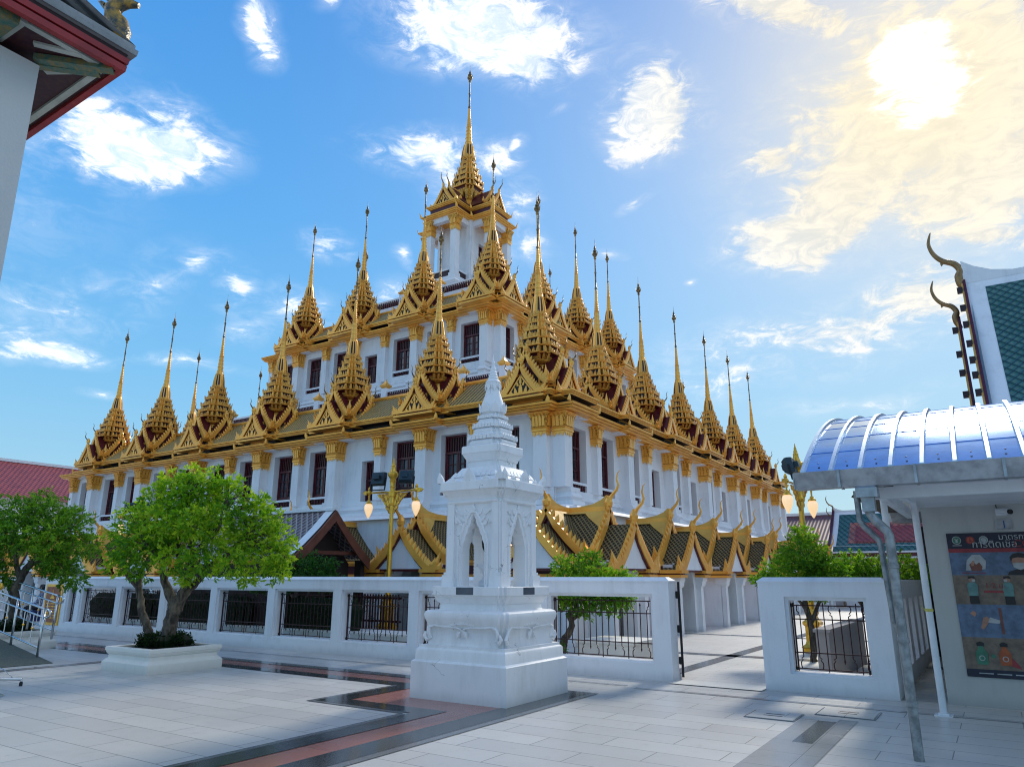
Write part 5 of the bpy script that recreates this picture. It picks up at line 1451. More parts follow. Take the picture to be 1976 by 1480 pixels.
fa = MB(); fa.box(-1.0, 3.4, 8.55, 8.63, 2.44, 2.56, whitepaint); fa.box(-.98, -.90, 8.6, 11.9, 2.46, 2.58, whitepaint); fa.box(-1.0, 3.4, 10.9, 10.98, 2.62, 2.70, whitepaint); fa.build('roof_frame', bo, (.80, -11.9, 0))
def pipe(name, path, rad, m, label=None):
    mb = MB(); mb.tube(path, rad, 12, m); return mb.build(name, bo, (.80, -11.9, 0), smooth=True)
dp = pipe('downpipe', [(-.85, 8.16, -.0), (-.85, 8.16, 2.03), (-.865, 8.16, 2.08), (-.96, 8.17, 2.19), (-1.0, 8.17, 2.26), (-1.0, 8.17, 2.50)], [.045]*6, zinc)
hp = MB(); hp.box(-1.10, -.90, 8.07, 8.26, 2.42, 2.535, galv, .02); hp.box(-1.06, -.94, 8.11, 8.23, 2.28, 2.42, galv)
hp.build('hopper', dp)
for zz in (.46, 1.03, 1.72):
    hp = MB(); hp.lathe([(.05, zz), (.053, zz+.005), (.053, zz+.045), (.05, zz+.05)], 12, zinc, c=(-.85, 8.16)); hp.build('clamp', dp)
pipe('downpipe', [(-.87, 8.24, 1.10), (-.915, 8.24, 1.22), (-.95, 8.24, 1.95), (-.96, 8.24, 2.0), (-1.08, 8.22, 2.14), (-1.11, 8.22, 2.2), (-1.11, 8.2, 2.5)], [.03]*7, zinc)
pipe('post', [(-.80, 10.92, 0), (-.80, 10.92, 2.52), (-.81, 10.92, 2.6), (-.92, 10.92, 2.67), (-1.1, 10.92, 2.68)], [.042]*5, whitepaint)
pipe('post', [(-.98, 9.25, 0), (-.98, 9.25, 2.62)], .036, whitepaint)
bp_ = MB(); bp_.box(-.90, -.70, 10.82, 11.02, 0, .012, whitepaint); bp_.box(-.86, -.74, 10.86, 10.98, .012, .03, whitepaint); bp_.build('base_plate', bo, (.80, -11.9, 0))
tw_ = MB(); tw_.lathe([(.044, 1.22), (.05, 1.225), (.05, 1.25), (.044, 1.255)], 10, mat('yellow_tie', (.6, .55, .12), .6), c=(-.80, 10.92)); tw_.tube([(-.80, 10.87, 1.24), (-.86, 10.84, 1.26), (-.88, 10.83, 1.29)], .005, 5, MATS['yellow_tie']); tw_.build('tie', bo, (.80, -11.9, 0))

tgt = thing('passage_shade_gate', 'tall dark maroon timber gate added to shade the narrow passage beside the booth', 'gate', (-1.36, 18.8, 0))  # gate leaf added to keep low sun out; the roof covers the passage
mb = MB(); mb.box(0, .56, 0, .08, 0, 2.75, maroon_d)
for q in range(5): mb.box(.02+q*.11, .10+q*.11, -.02, .0, .1, 2.65, maroon_d)
mb.build('door_leaf', tgt); mb = MB(); mb.prism([(-.40, 2.86), (.9, 2.86), (.75, 3.15), (.3, 3.4), (-.1, 3.15)], -6.4, .5, brown_d); mb.build('roof', tgt)

# ---------------------------------------------------------------- hygiene poster, number plate, camera on the booth wall
def text_mesh(body, size, m, loc, parent=None, name='lettering', align='LEFT', ext=.0015):
    cu = bpy.data.curves.new('lettering_curve', 'FONT'); cu.body = body; cu.size = size; cu.align_x = align; cu.extrude = ext
    ob = bpy.data.objects.new('lettering_curve', cu); COL.objects.link(ob)
    dg = bpy.context.evaluated_depsgraph_get(); dg.update()
    me = bpy.data.meshes.new_from_object(ob.evaluated_get(dg)); me.name = name
    bpy.data.objects.remove(ob); bpy.data.curves.remove(cu)
    me.materials.clear(); me.materials.append(m)
    o = bpy.data.objects.new(name, me); COL.objects.link(o); o.location = loc; o.rotation_euler = (R(90), 0, 0)
    if parent: o.parent = parent
    return o
def flatm(n, c, r=.55, var=.3): return mat(n, c, r, var=var, vscale=9)
pn, pblue, ptan, pred, pwhite = flatm('poster_navy', (.018, .020, .042)), flatm('poster_blue', (.12, .18, .28), var=.4), flatm('poster_tan', (.20, .155, .115), var=.4), flatm('poster_red', (.30, .035, .045)), flatm('poster_white', (.42, .44, .45))
pblk, pskin, pgreen, porange, pteal, pbrown = flatm('poster_black', (.018, .018, .02)), flatm('poster_skin', (.42, .22, .15)), flatm('poster_green', (.05, .20, .12)), flatm('poster_orange', (.42, .10, .03)), flatm('poster_teal', (.12, .26, .25)), flatm('poster_brown', (.20, .07, .05))
PX0, PX1, PZ0, PZ1 = -.53, 1.35, .37, 2.23
po = thing('poster', 'blue and tan hygiene poster hanging on the grey booth wall', 'poster', (PX0, 11.888, PZ0))
W_p, H_p = PX1-PX0, PZ1-PZ0
bk = MB()
# a slightly wavy vinyl sheet with the coloured bands printed on it
rows = [(0, .115, pn), (.115, .52, ptan), (.52, .93, pblue), (.93, 1.34, ptan), (1.34, 1.60, pblue), (1.60, 1.645, pred), (1.645, 1.86, pn)]
rows = [(0, .10, pn), (.10, .50, ptan), (.50, .92, pblue), (.92, 1.30, ptan), (1.30, 1.60, pblue), (1.60, 1.65, pred), (1.65, 1.86, pn)]
def wav(x, z): return -.006+.004*math.sin(x*9+z*2)*math.sin(z*3.1+.4)
for (za, zb, m) in rows:
    nx = 24
    for i in range(nx):
        xa, xb = W_p*i/nx, W_p*(i+1)/nx
        bk.poly([(xa, wav(xa, za), za), (xb, wav(xb, za), za), (xb, wav(xb, zb), zb), (xa, wav(xa, zb), zb)], m)
sheet_ = bk.build('vinyl_sheet', po)
def disc(mb, cx, cz, r, m, y=-.0125, n=24, sx=1.0):
    mb.poly([(cx+r*sx*math.cos(2*math.pi*k/n), y, cz+r*math.sin(2*math.pi*k/n)) for k in range(n)], m)
def shape(mb, pts, m, y=-.0125): mb.poly([(x, y, z) for x, z in pts], m)
lg = MB()
disc(lg, .115, 1.765, .055, pwhite); disc(lg, .115, 1.765, .046, pgreen, -.0135); shape(lg, [(.10, 1.735), (.13, 1.735), (.125, 1.765), (.145, 1.79), (.115, 1.778), (.085, 1.79), (.105, 1.765)], pwhite, -.0145)
disc(lg, .275, 1.765, .052, pred); disc(lg, .275, 1.765, .036, porange, -.0135); shape(lg, [(.255, 1.74), (.295, 1.74), (.285, 1.78), (.275, 1.80), (.265, 1.78)], pred, -.0145)
disc(lg, .43, 1.765, .052, pwhite); disc(lg, .43, 1.765, .040, pteal, -.0135); disc(lg, .43, 1.765, .030, pwhite, -.0145)
lg.box(.06, .17, -.0135, -.012, 1.69, 1.70, pwhite)
lg.build('emblem', po)
text_mesh('มาตรการป้องกัน', .105, pwhite, (.60, -.0125, 1.765), po)
text_mesh('การติดเชื้อ', .125, pwhite, (.285, -.0125, 1.665), po)
text_mesh('COVID-19', .125, pred, (.765, -.0125, 1.668), po)
text_mesh('1-2 ม.', .095, pred, (.36, -.0125, 1.135), po)
pic = MB()
# washing hands, masked face, two people keeping apart, gel bottle and spray, two bottles
shape(pic, [(.17, 1.36), (.20, 1.50), (.27, 1.57), (.36, 1.57), (.42, 1.49), (.40, 1.38)], pwhite)
shape(pic, [(.24, 1.355), (.22, 1.44), (.27, 1.48), (.30, 1.44), (.34, 1.47), (.37, 1.41), (.35, 1.355)], pbrown, -.0135)
shape(pic, [(.23, 1.42), (.26, 1.49), (.29, 1.49), (.27, 1.42)], pskin, -.0145)
pic.box(.12, .40, -.0135, -.012, 1.325, 1.335, pred)
disc(pic, .79, 1.465, .085, pskin); shape(pic, [(.70, 1.47), (.69, 1.53), (.73, 1.575), (.80, 1.59), (.87, 1.57), (.895, 1.53), (.885, 1.47), (.86, 1.52), (.78, 1.53), (.72, 1.515)], pblk, -.0135)
shape(pic, [(.715, 1.46), (.865, 1.46), (.86, 1.40), (.79, 1.365), (.72, 1.40)], pwhite, -.0145); shape(pic, [(.64, 1.302), (.66, 1.345), (.75, 1.375), (.84, 1.375), (.93, 1.345), (.95, 1.302)], pblk, -.0135)
disc(pic, 1.03, 1.47, .06, pwhite); disc(pic, 1.03, 1.47, .045, pred, -.0135)
for (x, f) in ((.22, 1), (.62, -1)):
    disc(pic, x, 1.245, .038, pskin); shape(pic, [(x-.04, 1.25), (x-.035, 1.285), (x+.03, 1.288), (x+.045, 1.25), (x, 1.262)], pblk, -.0135); shape(pic, [(x+f*.0, 1.245), (x+f*.04, 1.245), (x+f*.035, 1.215), (x, 1.215)], pwhite, -.0145)
    shape(pic, [(x-.055, 1.02), (x-.065, 1.17), (x-.03, 1.21), (x+.03, 1.21), (x+.06, 1.17), (x+.05, 1.02)], pteal); shape(pic, [(x-.055, .925), (x-.055, 1.03), (x+.05, 1.03), (x+.055, .925)], pblk, -.0135)
pic.box(.34, .56, -.0135, -.012, 1.075, 1.10, pred)
shape(pic, [(.14, .80), (.18, .84), (.22, .81), (.19, .76)], pskin); shape(pic, [(.24, .62), (.27, .60), (.36, .72), (.33, .77), (.28, .75)], pskin); shape(pic, [(.33, .69), (.46, .68), (.47, .72), (.36, .76)], pwhite, -.0135); pic.box(.47, .50, -.0135, -.012, .55, .88, pbrown)
for (x, m, cap_) in ((.20, pgreen, pblk), (.46, porange, pblk)):
    shape(pic, [(x-.06, .16), (x-.07, .30), (x-.03, .37), (x-.025, .40), (x+.025, .40), (x+.03, .37), (x+.07, .30), (x+.06, .16)], m); shape(pic, [(x-.04, .39), (x-.045, .43), (x, .45), (x+.045, .43), (x+.04, .39)], cap_, -.0135)
    disc(pic, x, .24, .035, pwhite, -.0135); disc(pic, x, .24, .024, m, -.0145)
disc(pic, .33, .27, .025, pgreen); shape(pic, [(.50, .16), (.62, .12), (.60, .17), (.53, .26)], pred, -.0118)
for i in range(7): pic.box(.14+i*.2, .30+i*.2, -.0135, -.012, .045, .058, pwhite)
pic.build('picture', po)
npz = thing('number_plate', 'white plate with a blue number 1 above the poster', 'sign', (.06, 11.89, 2.265))
mb = MB(); mb.box(0, .20, -.008, .008, 0, .14, pwhite); mb.build('plate', npz); text_mesh('1', .14, flatm('ink_blue', (.03, .09, .30)), (.07, -.0095, .02), npz)
u = MB(); u.box(.02, .17, -.0105, -.008, .008, .014, pblue); u.build('underline', npz)
cc = thing('security_camera', 'small white security camera above the number plate', 'camera', (.16, 11.89, 2.50))
mb = MB(); mb.box(-.07, .05, -.05, .01, -.05, .05, whitepaint, .012); mb.build('mount', cc)
mb = MB(); mb.tube([(-.03, -.05, .01), (.03, -.13, -.0), (.085, -.20, -.015)], [.036, .04, .04], 14, whitepaint); mb.build('housing', cc, smooth=True)
mb = MB(); mb.tube([(.085, -.20, -.015), (.10, -.22, -.018)], [.034, .034], 12, rubber); mb.build('lens', cc)
mb = MB(); mb.tube([(-.05, -.003, .05), (-.055, -.003, .15), (-.05, -.003, .27)], .006, 6, rubber); mb.build('cable', cc)

# ================================================================== eaves of the temple at the left edge
lt = thing('temple_corner', 'tall grey pillar and red eaves corner of a temple at the left edge', 'temple', (-5.59, 1.91, 0))
mb = MB()
mb.loft([[(-1.6*1-e, -2.4, z), (0+e, -2.4, z), (0+e, 0+e, z), (-1.6-e, 0+e, z)] for e, z in ((.065, 0), (.06, .5), (.0, 5.40))], temple_grey)
mb.build('pillar', lt)
ex, ey, ez = .39, .44, 5.47       # eave corner in the pillar's frame
def lift_(d): return -.012*min(d, 2.0)
nseg = 8
def eave(z0, z1, o0, o1, m, name, din=.14):
    mb = MB()
    for s in range(2):
        for i in range(nseg):
            d0, d1 = 6.0*i/nseg, 6.0*(i+1)/nseg
            la, lb = lift_(d0), lift_(d1)
            def P(d, o, z, l): return (ex+o, ey+o-d if d > 0 else ey+o, z+l) if s == 0 else (ex+o-d if d > 0 else ex+o, ey+o, z+l)
            def ring(d, l):
                if s == 0: return [(ex+o0, ey+o0-d, z0+l), (ex+o1, ey+o1-d, z1+l), (ex+o1-din, ey+o1-din-max(d-.0, 0), z1+l), (ex+o0-din, ey+o0-din-d, z0+l)]
                return [(ex+o0-d, ey+o0, z0+l), (ex+o1-d, ey+o1, z1+l), (ex+o1-din-d, ey+o1-din, z1+l), (ex+o0-din-d, ey+o0-din, z0+l)]
            mb.loft([ring(d0, la), ring(d1, lb)], m, i == 0, i == nseg-1)
    return mb.build(name, lt)
eave(ez, ez+.05, 0, .005, redboard, 'eave_board', .05); eave(ez+.052, ez+.066, -.012, -.012, maroon_d, 'eave_shadow_gap', .04)
eave(ez+.068, ez+.115, .008, .014, redboard, 'eave_board', .05); eave(ez+.117, ez+.155, -.01, .0, maroon_d, 'eave_batten', .05); eave(ez+.157, ez+.205, .045, .05, roof_temple, 'tile_edge', .25); eave(ez+.207, ez+.25, .03, .03, roof_temple, 'tile_edge', .25)
sfm = MB()
for i in range(nseg):
    d0, d1 = 6.0*i/nseg, 6.0*(i+1)/nseg; l0, l1 = lift_(d0), lift_(d1)
    sfm.poly([(ex-.045, ey-d0-.045, ez+.03+l0), (ex-.045, ey-d1-.045, ez+.03+l1), (-6, ey-d1-.045, ez+.06+l1), (-6, ey-d0-.045, ez+.06+l0)], plum)
sfm.build('soffit', lt)
def bar3(name, a, b, w_, h_, m):
    a, b = Vector(a), Vector(b); d = (b-a).normalized(); s = d.cross(Vector((0, 0, 1))).normalized()*w_/2; u = Vector((0, 0, h_))
    mb = MB(); mb.loft([[p-s, p+s, p+s-u, p-s-u] for p in (a, b)], m); return mb.build(name, lt)
zz = ez+.045
bar3('soffit_beam', (.27, .33, zz), (.27, -5, zz-.02), .05, .035, greybeam); bar3('soffit_beam', (.31, .33, zz-.002), (-5, .33, zz-.01), .05, .035, greybeam)
bar3('soffit_beam', (.10, -.10, zz-.004), (.27, .16, zz-.004), .05, .035, greybeam); bar3('soffit_beam', (-.16, .10, zz-.004), (.16, .30, zz-.006), .045, .035, greybeam)
bar3('bracket', (-.03, -.03, zz-.03), (.33, .38, zz-.01), .075, .05, mosaic); bar3('bracket', (-.08, .0, zz-.04), (.20, .34, zz-.012), .06, .05, mosaic)
bar3('bracket', (-.06, -.36, zz-.02), (.30, -.34, zz-.012), .13, .075, mosaic); bar3('soffit_beam', (-.06, -.27, zz-.0), (.30, -.25, zz-.0), .045, .05, greybeam); bar3('soffit_beam', (-.06, -.47, zz-.0), (.30, -.45, zz-.0), .045, .05, greybeam)
bar3('bracket', (-.06, -1.1, zz-.02), (.30, -1.1, zz-.012), .13, .075, mosaic)
ro = MB()
for i in range(nseg):
    d0, d1 = 6.0*i/nseg, 6.0*(i+1)/nseg; l0, l1 = lift_(d0), lift_(d1)
    ro.poly([(ex+.03, ey+.03-d0, ez+.25+l0), (ex+.03, ey+.03-d1, ez+.25+l1), (-2.5, ey+.03-d1, ez+1.1+l1), (-2.5, ey+.03-d0, ez+1.1+l0)], roof_temple)
    ro.poly([(ex+.03-d0, ey+.03, ez+.25+l0), (ex+.03-d1, ey+.03, ez+.25+l1), (ex-d1, ey-2.5, ez+1.1+l1), (ex-d0, ey-2.5, ez+1.1+l0)], roof_temple)
ro.build('roof', lt)
ng = MB(); NS = .62
path = [(-.02, -.02, -.04), (.02, .02, .08), (.05, .04, .20), (.02, .02, .32), (-.05, -.04, .42), (-.06, -.05, .53), (-.01, -.01, .62), (.08, .07, .65), (.18, .15, .62)]
ng.tube([(ex-.10+p[0]*NS, ey-.08+p[1]*NS, ez+.25+p[2]*NS) for p in path], [x*NS for x in (.19, .15, .125, .115, .11, .105, .10, .07, .035)], 12, naga)
for i, (p, h) in enumerate(((path[1], .14), (path[2], .12), (path[3], .12), (path[5], .14), (path[6], .2))): ng.leaf((ex-.10+(p[0]-.07)*NS, ey-.08+(p[1]-.06)*NS, ez+.25+(p[2]+.03)*NS), (-.7, -.6, .7), (.5, -.5, 0), h*NS, .12*NS, .04*NS, naga)
ng.build('naga_finial', lt, smooth=True)

# ================================================================== brown hut and the tiled halls behind
hu = thing('hut', 'small brown-gabled hut with tiled roof behind the wall left of the lamp', 'hut', (-15.3, 14.3, 0))
mb = MB()
A, B_, ya, yb = 3.44, 2.16, -1.42, 1.42
prof = [(0, A), (.5, A-.52), (1.0, A-.98), (1.42, B_-.02)]
for s in (-1, 1):
    # boards lie in the x = const plane: ribbon in (y,z)
    rings = []
    for (y, z), dn in zip(prof, (.0, .02, .02, .02)):
        rings.append([(0, s*y, z), (.05, s*y, z), (.05, s*y*.985, z-.30), (0, s*y*.985, z-.30)])
    mb.loft(rings, brown)
    rings = [[(-.07, s*y, z+.02), (.0, s*y, z+.02), (.0, s*y*.985, z-.14), (-.07, s*y*.985, z-.14)] for y, z in prof]
    mb.loft(rings, brown_d)
mb.build('bargeboard', hu)
rf = MB()
for s in (-1, 1):
    for (y0, z0), (y1, z1) in zip(prof[:-1], prof[1:]):
        rf.poly([(-.06, s*y0, z0+.02), (-5.5, s*y0, z0+.02), (-5.5, s*y1, z1+.02), (-.06, s*y1, z1+.02)], roof_hut)
rf.build('roof', hu)
rc = MB()
for s in (-1, 1):
    for (y0, z0), (y1, z1) in zip(prof[:-1], prof[1:]):
        rc.poly([(-.03, s*y0, z0+.035), (-.36, s*y0, z0+.035), (-.36, s*y1, z1+.035), (-.03, s*y1, z1+.035)], whitepaint)
rc.box(-5.5, -.03, -.08, .08, A+.0, A+.07, whitepaint); rc.build('roof_edging', hu)
bd = MB(); bd.box(-5.3, -.5, -1.1, 1.1, 0, 2.0, brown_d); bd.poly([(-.5, -1.1, 2.0), (-.5, 1.1, 2.0), (-.5, 0, 3.2)], brown_d); bd.box(-.3, -.18, -1.2, 1.2, 2.24, 2.34, brown); bd.box(-.35, -.1, -1.35, -1.2, 0, 2.1, brown_d); bd.box(-.35, -.1, 1.2, 1.35, 0, 2.1, brown_d); bd.build('wall', hu)

horn_m = mat('aged_gilt_horn', (.34, .20, .08), .4, .4, var=.45, vscale=2)
def hall(name, label, x0, x1, yr, zr, ye, ze, bord, horn, inner=True, tiers=True, cat='temple hall', m_out=None, m_in=None, z_wall=None):
    """ridge along x at (yr, zr), the slope we see falls to (ye, ze); gable end at x0"""
    t = thing(name, label, cat, (x0, yr, 0))
    mb = MB(); L = x1-x0; dy, dz = ye-yr, ze-zr
    def S(u, v, off=0.0, sag=.06):
        s_ = math.sin(math.pi*v)*sag*abs(dz)*-1
        return (u, dy*v, zr+dz*v+s_+off)
    def band(u0, u1, v0, v1, off, m, n=6):
        for i in range(n):
            a_, b_ = v0+(v1-v0)*i/n, v0+(v1-v0)*(i+1)/n
            mb.poly([S(u0, a_, off), S(u1, a_, off), S(u1, b_, off), S(u0, b_, off)][::-1], m)
    band(0, L, 0, 1, 0, white)
    w1, w2, w3 = bord
    if inner:
        band(w1, L, w1*.55/abs(dz)*1.2, .995, .02, m_out or roof_green)
        band(w2, L, w2*.62/abs(dz)*1.2, .93, .04, roof_orange)
        band(w3, L, w3*.62/abs(dz)*1.2, .90, .06, m_in or roof_red)
    mb.poly([(0, 0, zr), (L, 0, zr), (L, -dy, ze), (0, -dy, ze)], m_out or roof_green)
    mb.build('roof', t)
    # ridge swept up to the gable end
    rd = MB(); h = abs(dz)
    rd.loft([[(u, -.10, zr-.15), (u, .10, zr-.15), (u, .10, zr+e), (u, -.10, zr+e)] for u, e in ((0, h*.12), (h*.06, h*.075), (h*.14, h*.035), (h*.24, h*.012), (L, .03))], white)
    rd.build('roof_ridge', t)
    # bargeboard with teeth and horns, one lower tier standing in front
    bb = MB(); hb = MB(); rt_ = random.Random(4)
    for tier, (dx, drop) in enumerate(((0, 0), (-h*.055, h*.235))):
        pts = [S(0, v) for v in (0, .15, .3, .45, .6, .75, .9, 1.0)]
        rings = [[(dx-.10, p[1], p[2]-drop+.10), (dx+.02, p[1], p[2]-drop+.10), (dx+.02, p[1], p[2]-drop-.30), (dx-.10, p[1], p[2]-drop-.30)] for p in pts if p[2]-drop > ze-h*.06]
        if len(rings) > 1: bb.loft(rings, gold_s if horn > .5 else maroon)
        k = 0; v = .06
        while v < 1.0:
            p = S(0, v)
            if p[2]-drop > ze-h*.05 and horn > .5: bb.box(dx-.26, dx-.08, p[1]-.12, p[1]+.02, p[2]-drop-.12, p[2]-drop+.10, maroon_d)
            v += rt_.uniform(.10, .16)
        rings2 = [[(dx-.04, p[1]-.03, p[2]-drop+.14), (dx+.05, p[1]-.03, p[2]-drop+.14), (dx+.05, p[1], p[2]-drop-.05), (dx-.04, p[1], p[2]-drop-.05)] for p in pts if p[2]-drop > ze-h*.06]
        if len(rings2) > 1: bb.loft(rings2, maroon)
        H = horn*(1 if tier == 0 else .78); zt = zr-drop+.05; xx = dx
        hb.tube(*catmull([(xx+.02*H, 0, zt-.5*H), (xx-.10*H, 0, zt-.15*H), (xx-.12*H, 0, zt+.15*H), (xx-.05*H, 0, zt+.40*H), (xx-.22*H, 0, zt+.72*H), (xx-.60*H, 0, zt+.95*H), (xx-.86*H, 0, zt+1.3*H), (xx-.97*H, 0, zt+1.75*H), (xx-.88*H, 0, zt+2.15*H), (xx-.83*H, 0, zt+2.25*H)], [.10*H, .16*H, .17*H, .13*H, .12*H, .10*H, .085*H, .07*H, .035*H, .008], 5), 10, horn_m)
        hb.leaf((xx-.58*H, 0, zt+.92*H), (-.35, 0, -1), (1, 0, 0), .22*H, .16*H, .08*H, horn_m)
    bb.build('bargeboard', t); hb.build('horn_finial', t, smooth=True)
    if tiers:
        st_ = MB(); zc, yc = ze, dy
        for (m, d, ex_) in ((roof_green, .30, .12), (white, .10, .0), (maroon, .22, .0), (white, .10, -.25), (roof_orange, .30, -.2), (white, .09, -.4), (maroon, .40, -.35)):
            if m in (white, maroon): st_.box(.2+ex_*0, L, yc-.04, yc+.3, zc-d, zc, m)
            else:
                st_.poly([(.2, yc, zc), (L, yc, zc), (L, yc-d*1.0, zc-d), (.2, yc-d*1.0, zc-d)][::-1], m); yc -= d
            zc -= d
        st_.build('lower_roof', t)
        wl = MB(); wl.box(.6, L, yc+.5, 3.0, 0, zc, white); wl.build('wall', t)
    else:
        wl = MB(); wl.poly([(.12, dy, ze), (.12, 0, zr-.2), (.12, -dy, ze)], maroon_d); wl.box(.4, L, dy+.8, -dy-.8, 0, ze, white); wl.build('wall', t)
    return t
hall('temple_hall', 'tall hall with green and orange tiled roof and tall horned gable at the right edge', .48, 26, 30, 12.35, 25.6, 6.0, (.62, 1.62, 2.6), .95, tiers=False, m_in=roof_orange)
hall('temple_hall', 'distant low hall with red roof bordered in green behind the downpipes', -8.2, 26, 50, 5.75, 47.2, 3.45, (.35, 1.0, 1.35), .42)
def plain_roof(name, label, x0, x1, y0, y1, zr, ze, along, m, cat, wallm):
    t = thing(name, label, cat, ((x0+x1)/2, (y0+y1)/2, 0)); mb = MB(); X, Y = (x1-x0)/2, (y1-y0)/2
    if along == 'y':
        t.rotation_euler = (0, 0, math.pi/2); X, Y = Y, X
    mb.poly([(-X, -Y, ze), (X, -Y, ze), (X, 0, zr), (-X, 0, zr)], m); mb.poly([(X, Y, ze), (-X, Y, ze), (-X, 0, zr), (X, 0, zr)], m)
    mb.build('roof', t)
    rd = MB(); rd.box(-X, X, -.16, .16, zr-.05, zr+.16, white); rd.build('roof_ridge', t)
    wl = MB(); wl.box(-X+.5, X-.5, -Y+.9, Y-.9, 0, ze+.1, wallm); wl.build('wall', t)
plain_roof('shrine_hall', 'distant hall with plain maroon roof behind the right lamp post', -17.5, -8.9, 52, 66, 6.3, 3.0, 'x', roof_maroon, 'hall', white)
plain_roof('cloister', 'long hall with plain red tiled roof beyond the far left temple corner', -66, -54.4, 4, 62, 9.9, 6.7, 'y', roof_red, 'hall', white)

# ================================================================== ramp with railings, things at the left edge
rp = thing('ramp', 'grey-green carpeted ramp with stainless steel railings at the left edge', 'ramp', (-15.65, 7.4, 0))
mb = MB(); mb.loft([[(0, -.85, 0), (0, .15, 0), (0, .15, .012), (0, -.85, .012)], [(-6, -.85, 0), (-6, .15, 0), (-6, .15, .85), (-6, -.85, .85)]], tarp); mb.build('ramp_bed', rp)
def rail(y, x0, n, name):
    k = .14; mb = MB(); r = .021
    def Z(x, h): return -x*k+h
    mb.tube([(x0, y, Z(x0, .92)), (x0-6, y, Z(x0-6, .92))], r, 10, steel)
    mb.tube([(x0, y, Z(x0, .76)), (x0-6, y, Z(x0-6, .76))], r*.85, 10, steel)
    mb.tube([(x0, y, Z(x0, .18)), (x0-6, y, Z(x0-6, .18))], r*.8, 10, steel)
    mb.tube([(x0, y, Z(x0, .92)), (x0+.16, y, Z(x0, .915)), (x0+.24, y, Z(x0, .88)), (x0+.26, y, Z(x0, .84)), (x0+.24, y, Z(x0, .79)), (x0+.16, y, Z(x0, .765)), (x0, y, Z(x0, .76))], r, 10, steel)
    o = mb.build(name, rp, smooth='all')
    for i in range(n):
        p = MB(); x = x0-i*1.2; p.tube([(x, y, max(0, Z(x, 0))), (x, y, Z(x, .92))], .024, 10, steel)
        p.build('post', o, smooth='all')
    for i in range(n*3-3):
        x = x0-.4*(i+1)
        if i % 3 == 2: continue
        b = MB(); b.tube([(x, y, Z(x, .18)), (x, y, Z(x, .76))], .011, 8, steel); b.lathe([(.012, Z(x, .46)), (.024, Z(x, .475)), (.024, Z(x, .49)), (.012, Z(x, .505))], 8, gold_p, c=(x, y))
        b.build('baluster', o)
    return o
rail(.10, -.55, 5, 'railing'); rail(-.0+1.05, -2.1, 3, 'railing')
wp = thing('newel_post', 'white post with two golden lotus buds at the left edge', 'post', (-18.9, 7.62, 0))
mb = MB(); mb.loft([[(x*r, y*r, z) for x, y in square()] for r, z in ((.11, 0), (.11, .1), (.075, .14), (.07, 1.5), (.085, 1.52), (.085, 1.56))], white); mb.build('shaft', wp)
mb = MB(); mb.lathe([(.02, 1.56), (.055, 1.60), (.06, 1.64), (.03, 1.70), (.005, 1.76)], 10, gold_p); mb.build('lotus_bud', wp, smooth=True)
mb = MB(); mb.tube([(.05, 0, 1.30), (.12, .03, 1.32), (.17, .05, 1.37)], [.02, .02, .02], 8, gold_p); mb.lathe([(.02, 1.34), (.05, 1.38), (.055, 1.42), (.02, 1.49)], 10, gold_p, c=(.18, .05)); mb.build('lotus_bud', wp, smooth=True)
rk = thing('steel_rack', 'low stainless steel rack leg with black rubber foot on the paving at left', 'rack', (-12.85, 5.78, 0))
mb = MB(); mb.tube([(0, 0, .10), (-.8, -.55, .105), (-1.6, -1.1, .11)], .022, 10, steel); mb.tube([(.0, 0, .10), (.0, 0, .05)], .014, 8, steel); mb.tube([(-.12, -.08, .12), (-.25, -.17, .24), (-.4, -.2, .27), (-.6, -.45, .12)], .006, 6, steel); mb.build('frame', rk, smooth='all')
mb = MB(); mb.lathe([(.024, 0), (.024, .05), (.016, .065)], 10, rubber); mb.build('foot', rk)
rb_ = MB(); rb_.lathe([(.30, 0), (.31, .012), (.29, .022), (.26, .026), (.05, .03), (.03, .12)], 28, steel)
tag(rb_.build('pole_base', None, (-12.15, 4.93, 0), smooth=True), 'round steel pole base lying on the paving at the left edge', 'base plate')
mt = MB(); mt.loft([[(0, 0, 0), (-1.4, -.2, 0), (-1.5, -.95, 0), (-.35, -.55, 0)], [(0, 0, .01), (-1.4, -.2, .01), (-1.5, -.95, .01), (-.35, -.55, .01)]], tarp)
tag(mt.build('floor_mat', None, (-11.05, 4.72, .0)), 'grey-green floor mat corner on the paving at the left edge', 'mat')

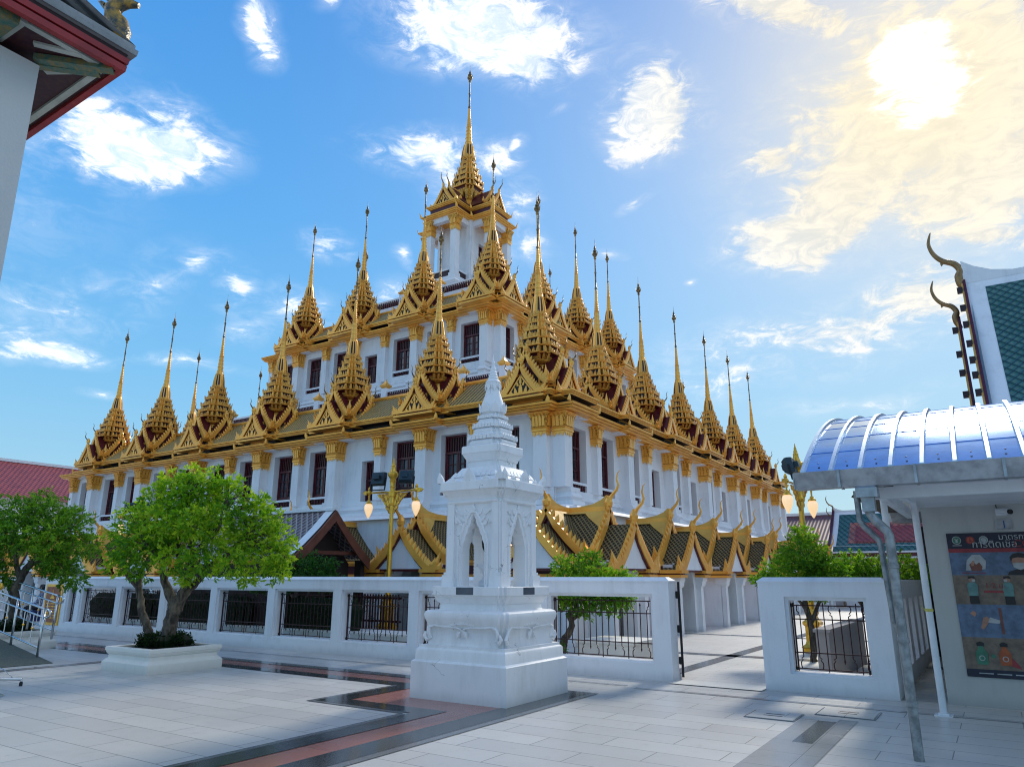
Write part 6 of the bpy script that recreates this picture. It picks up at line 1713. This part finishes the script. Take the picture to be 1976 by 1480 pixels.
# ---------------------------------------------------------------- person sitting in the shade at the far end of the wall
pe = thing('person', 'person in a blue patterned shirt sitting in the shade beyond the wall end', 'person', (-30.9, 14.1, 0), R(-35))
def body_mesh():
    J = [(0, 0, .50), (0, .01, .70), (0, .02, .92), (0, .0, 1.02), (0, -.01, 1.08), (0, -.03, 1.20), (0, -.03, 1.27),
         (.18, .01, .97), (.23, -.05, .74), (.16, -.25, .60), (.14, -.33, .58), (-.18, .01, .97), (-.23, -.05, .74), (-.16, -.25, .60), (-.14, -.33, .58),
         (.10, -.08, .50), (.11, -.46, .50), (.11, -.44, .09), (.11, -.58, .05), (-.10, -.08, .50), (-.11, -.46, .50), (-.11, -.44, .09), (-.11, -.58, .05)]
    E_ = [(0, 1), (1, 2), (2, 3), (3, 4), (4, 5), (5, 6), (2, 7), (7, 8), (8, 9), (9, 10), (2, 11), (11, 12), (12, 13), (13, 14), (0, 15), (15, 16), (16, 17), (17, 18), (0, 19), (19, 20), (20, 21), (21, 22)]
    rad = [.15, .145, .15, .07, .055, .10, .085, .07, .052, .04, .045, .07, .052, .04, .045, .10, .07, .05, .045, .10, .07, .05, .045]
    me = bpy.data.meshes.new('body'); me.from_pydata(J, E_, [])
    o = bpy.data.objects.new('body', me); COL.objects.link(o); o.parent = pe
    bpy.context.view_layer.objects.active = o
    md = o.modifiers.new('skin', 'SKIN')
    if not me.skin_vertices:
        bm = bmesh.new(); bm.from_mesh(me); bm.verts.layers.skin.verify(); bm.to_mesh(me); bm.free()
    for i, r in enumerate(rad): me.skin_vertices[0].data[i].radius = (r, r)
    me.skin_vertices[0].data[0].use_root = True
    sb = o.modifiers.new('smooth', 'SUBSURF'); sb.levels = 2; sb.render_levels = 2
    dg = bpy.context.evaluated_depsgraph_get(); dg.update()
    m2 = bpy.data.meshes.new_from_object(o.evaluated_get(dg))
    o.modifiers.clear(); o.data = m2; m2.name = 'body'
    m2.materials.clear()
    for m in (skin, shirt, trouser): m2.materials.append(m)
    for p in m2.polygons:
        c = p.center; p.use_smooth = True
        if c.z > 1.04: p.material_index = 0
        elif c.z > .58 and not (c.y < -.2 and c.z < .66): p.material_index = 1
        elif c.y < -.22 and c.z > .54 and abs(c.x) > .10 and c.z > .565: p.material_index = 0
        else: p.material_index = 2
    return o
bodyo = body_mesh()
hm = MB(); hm.lathe([(.02, 1.12), (.10, 1.14), (.112, 1.21), (.11, 1.28), (.08, 1.34), (.02, 1.36)], 14, hair, c=(0, .005)); hm.build('hair', pe, smooth=True)
fc = MB()
for s in (-1, 1):
    fc.lathe([(.002, 1.205), (.012, 1.21), (.012, 1.22), (.002, 1.225)], 8, hair, c=(s*.035, -.128)); fc.lathe([(.004, 1.18), (.018, 1.19), (.02, 1.22), (.006, 1.24)], 8, skin, c=(s*.105, -.02))
    for q in range(5):
        fc.tube([(s*(.115+q*.014), -.36, .585), (s*(.112+q*.014), -.40-(.01 if q in (1, 2) else 0), .575), (s*(.112+q*.013), -.425, .556)], [.009, .008, .006], 6, skin)
    fc.tube([(s*.10, -.34, .59), (s*.085, -.37, .585), (s*.08, -.395, .575)], [.010, .009, .007], 6, skin)
fc.lathe([(.004, 1.165), (.014, 1.175), (.012, 1.19), (.005, 1.21)], 8, skin, c=(0, -.135)); fc.build('face_and_hands', pe, smooth=True)
bn = thing('bench', 'low navy bench under the seated person beyond the wall end', 'bench', (-31.2, 14.2, 0), R(-35))
mb = MB(); mb.box(-1.3, .6, -.16, .35, .34, .40, bluecloth); mb.build('seat', bn)
for xx in (-1.2, .5):
    mb = MB(); mb.box(xx-.04, xx+.04, -.1, .3, 0, .34, bluecloth); mb.build('leg', bn)
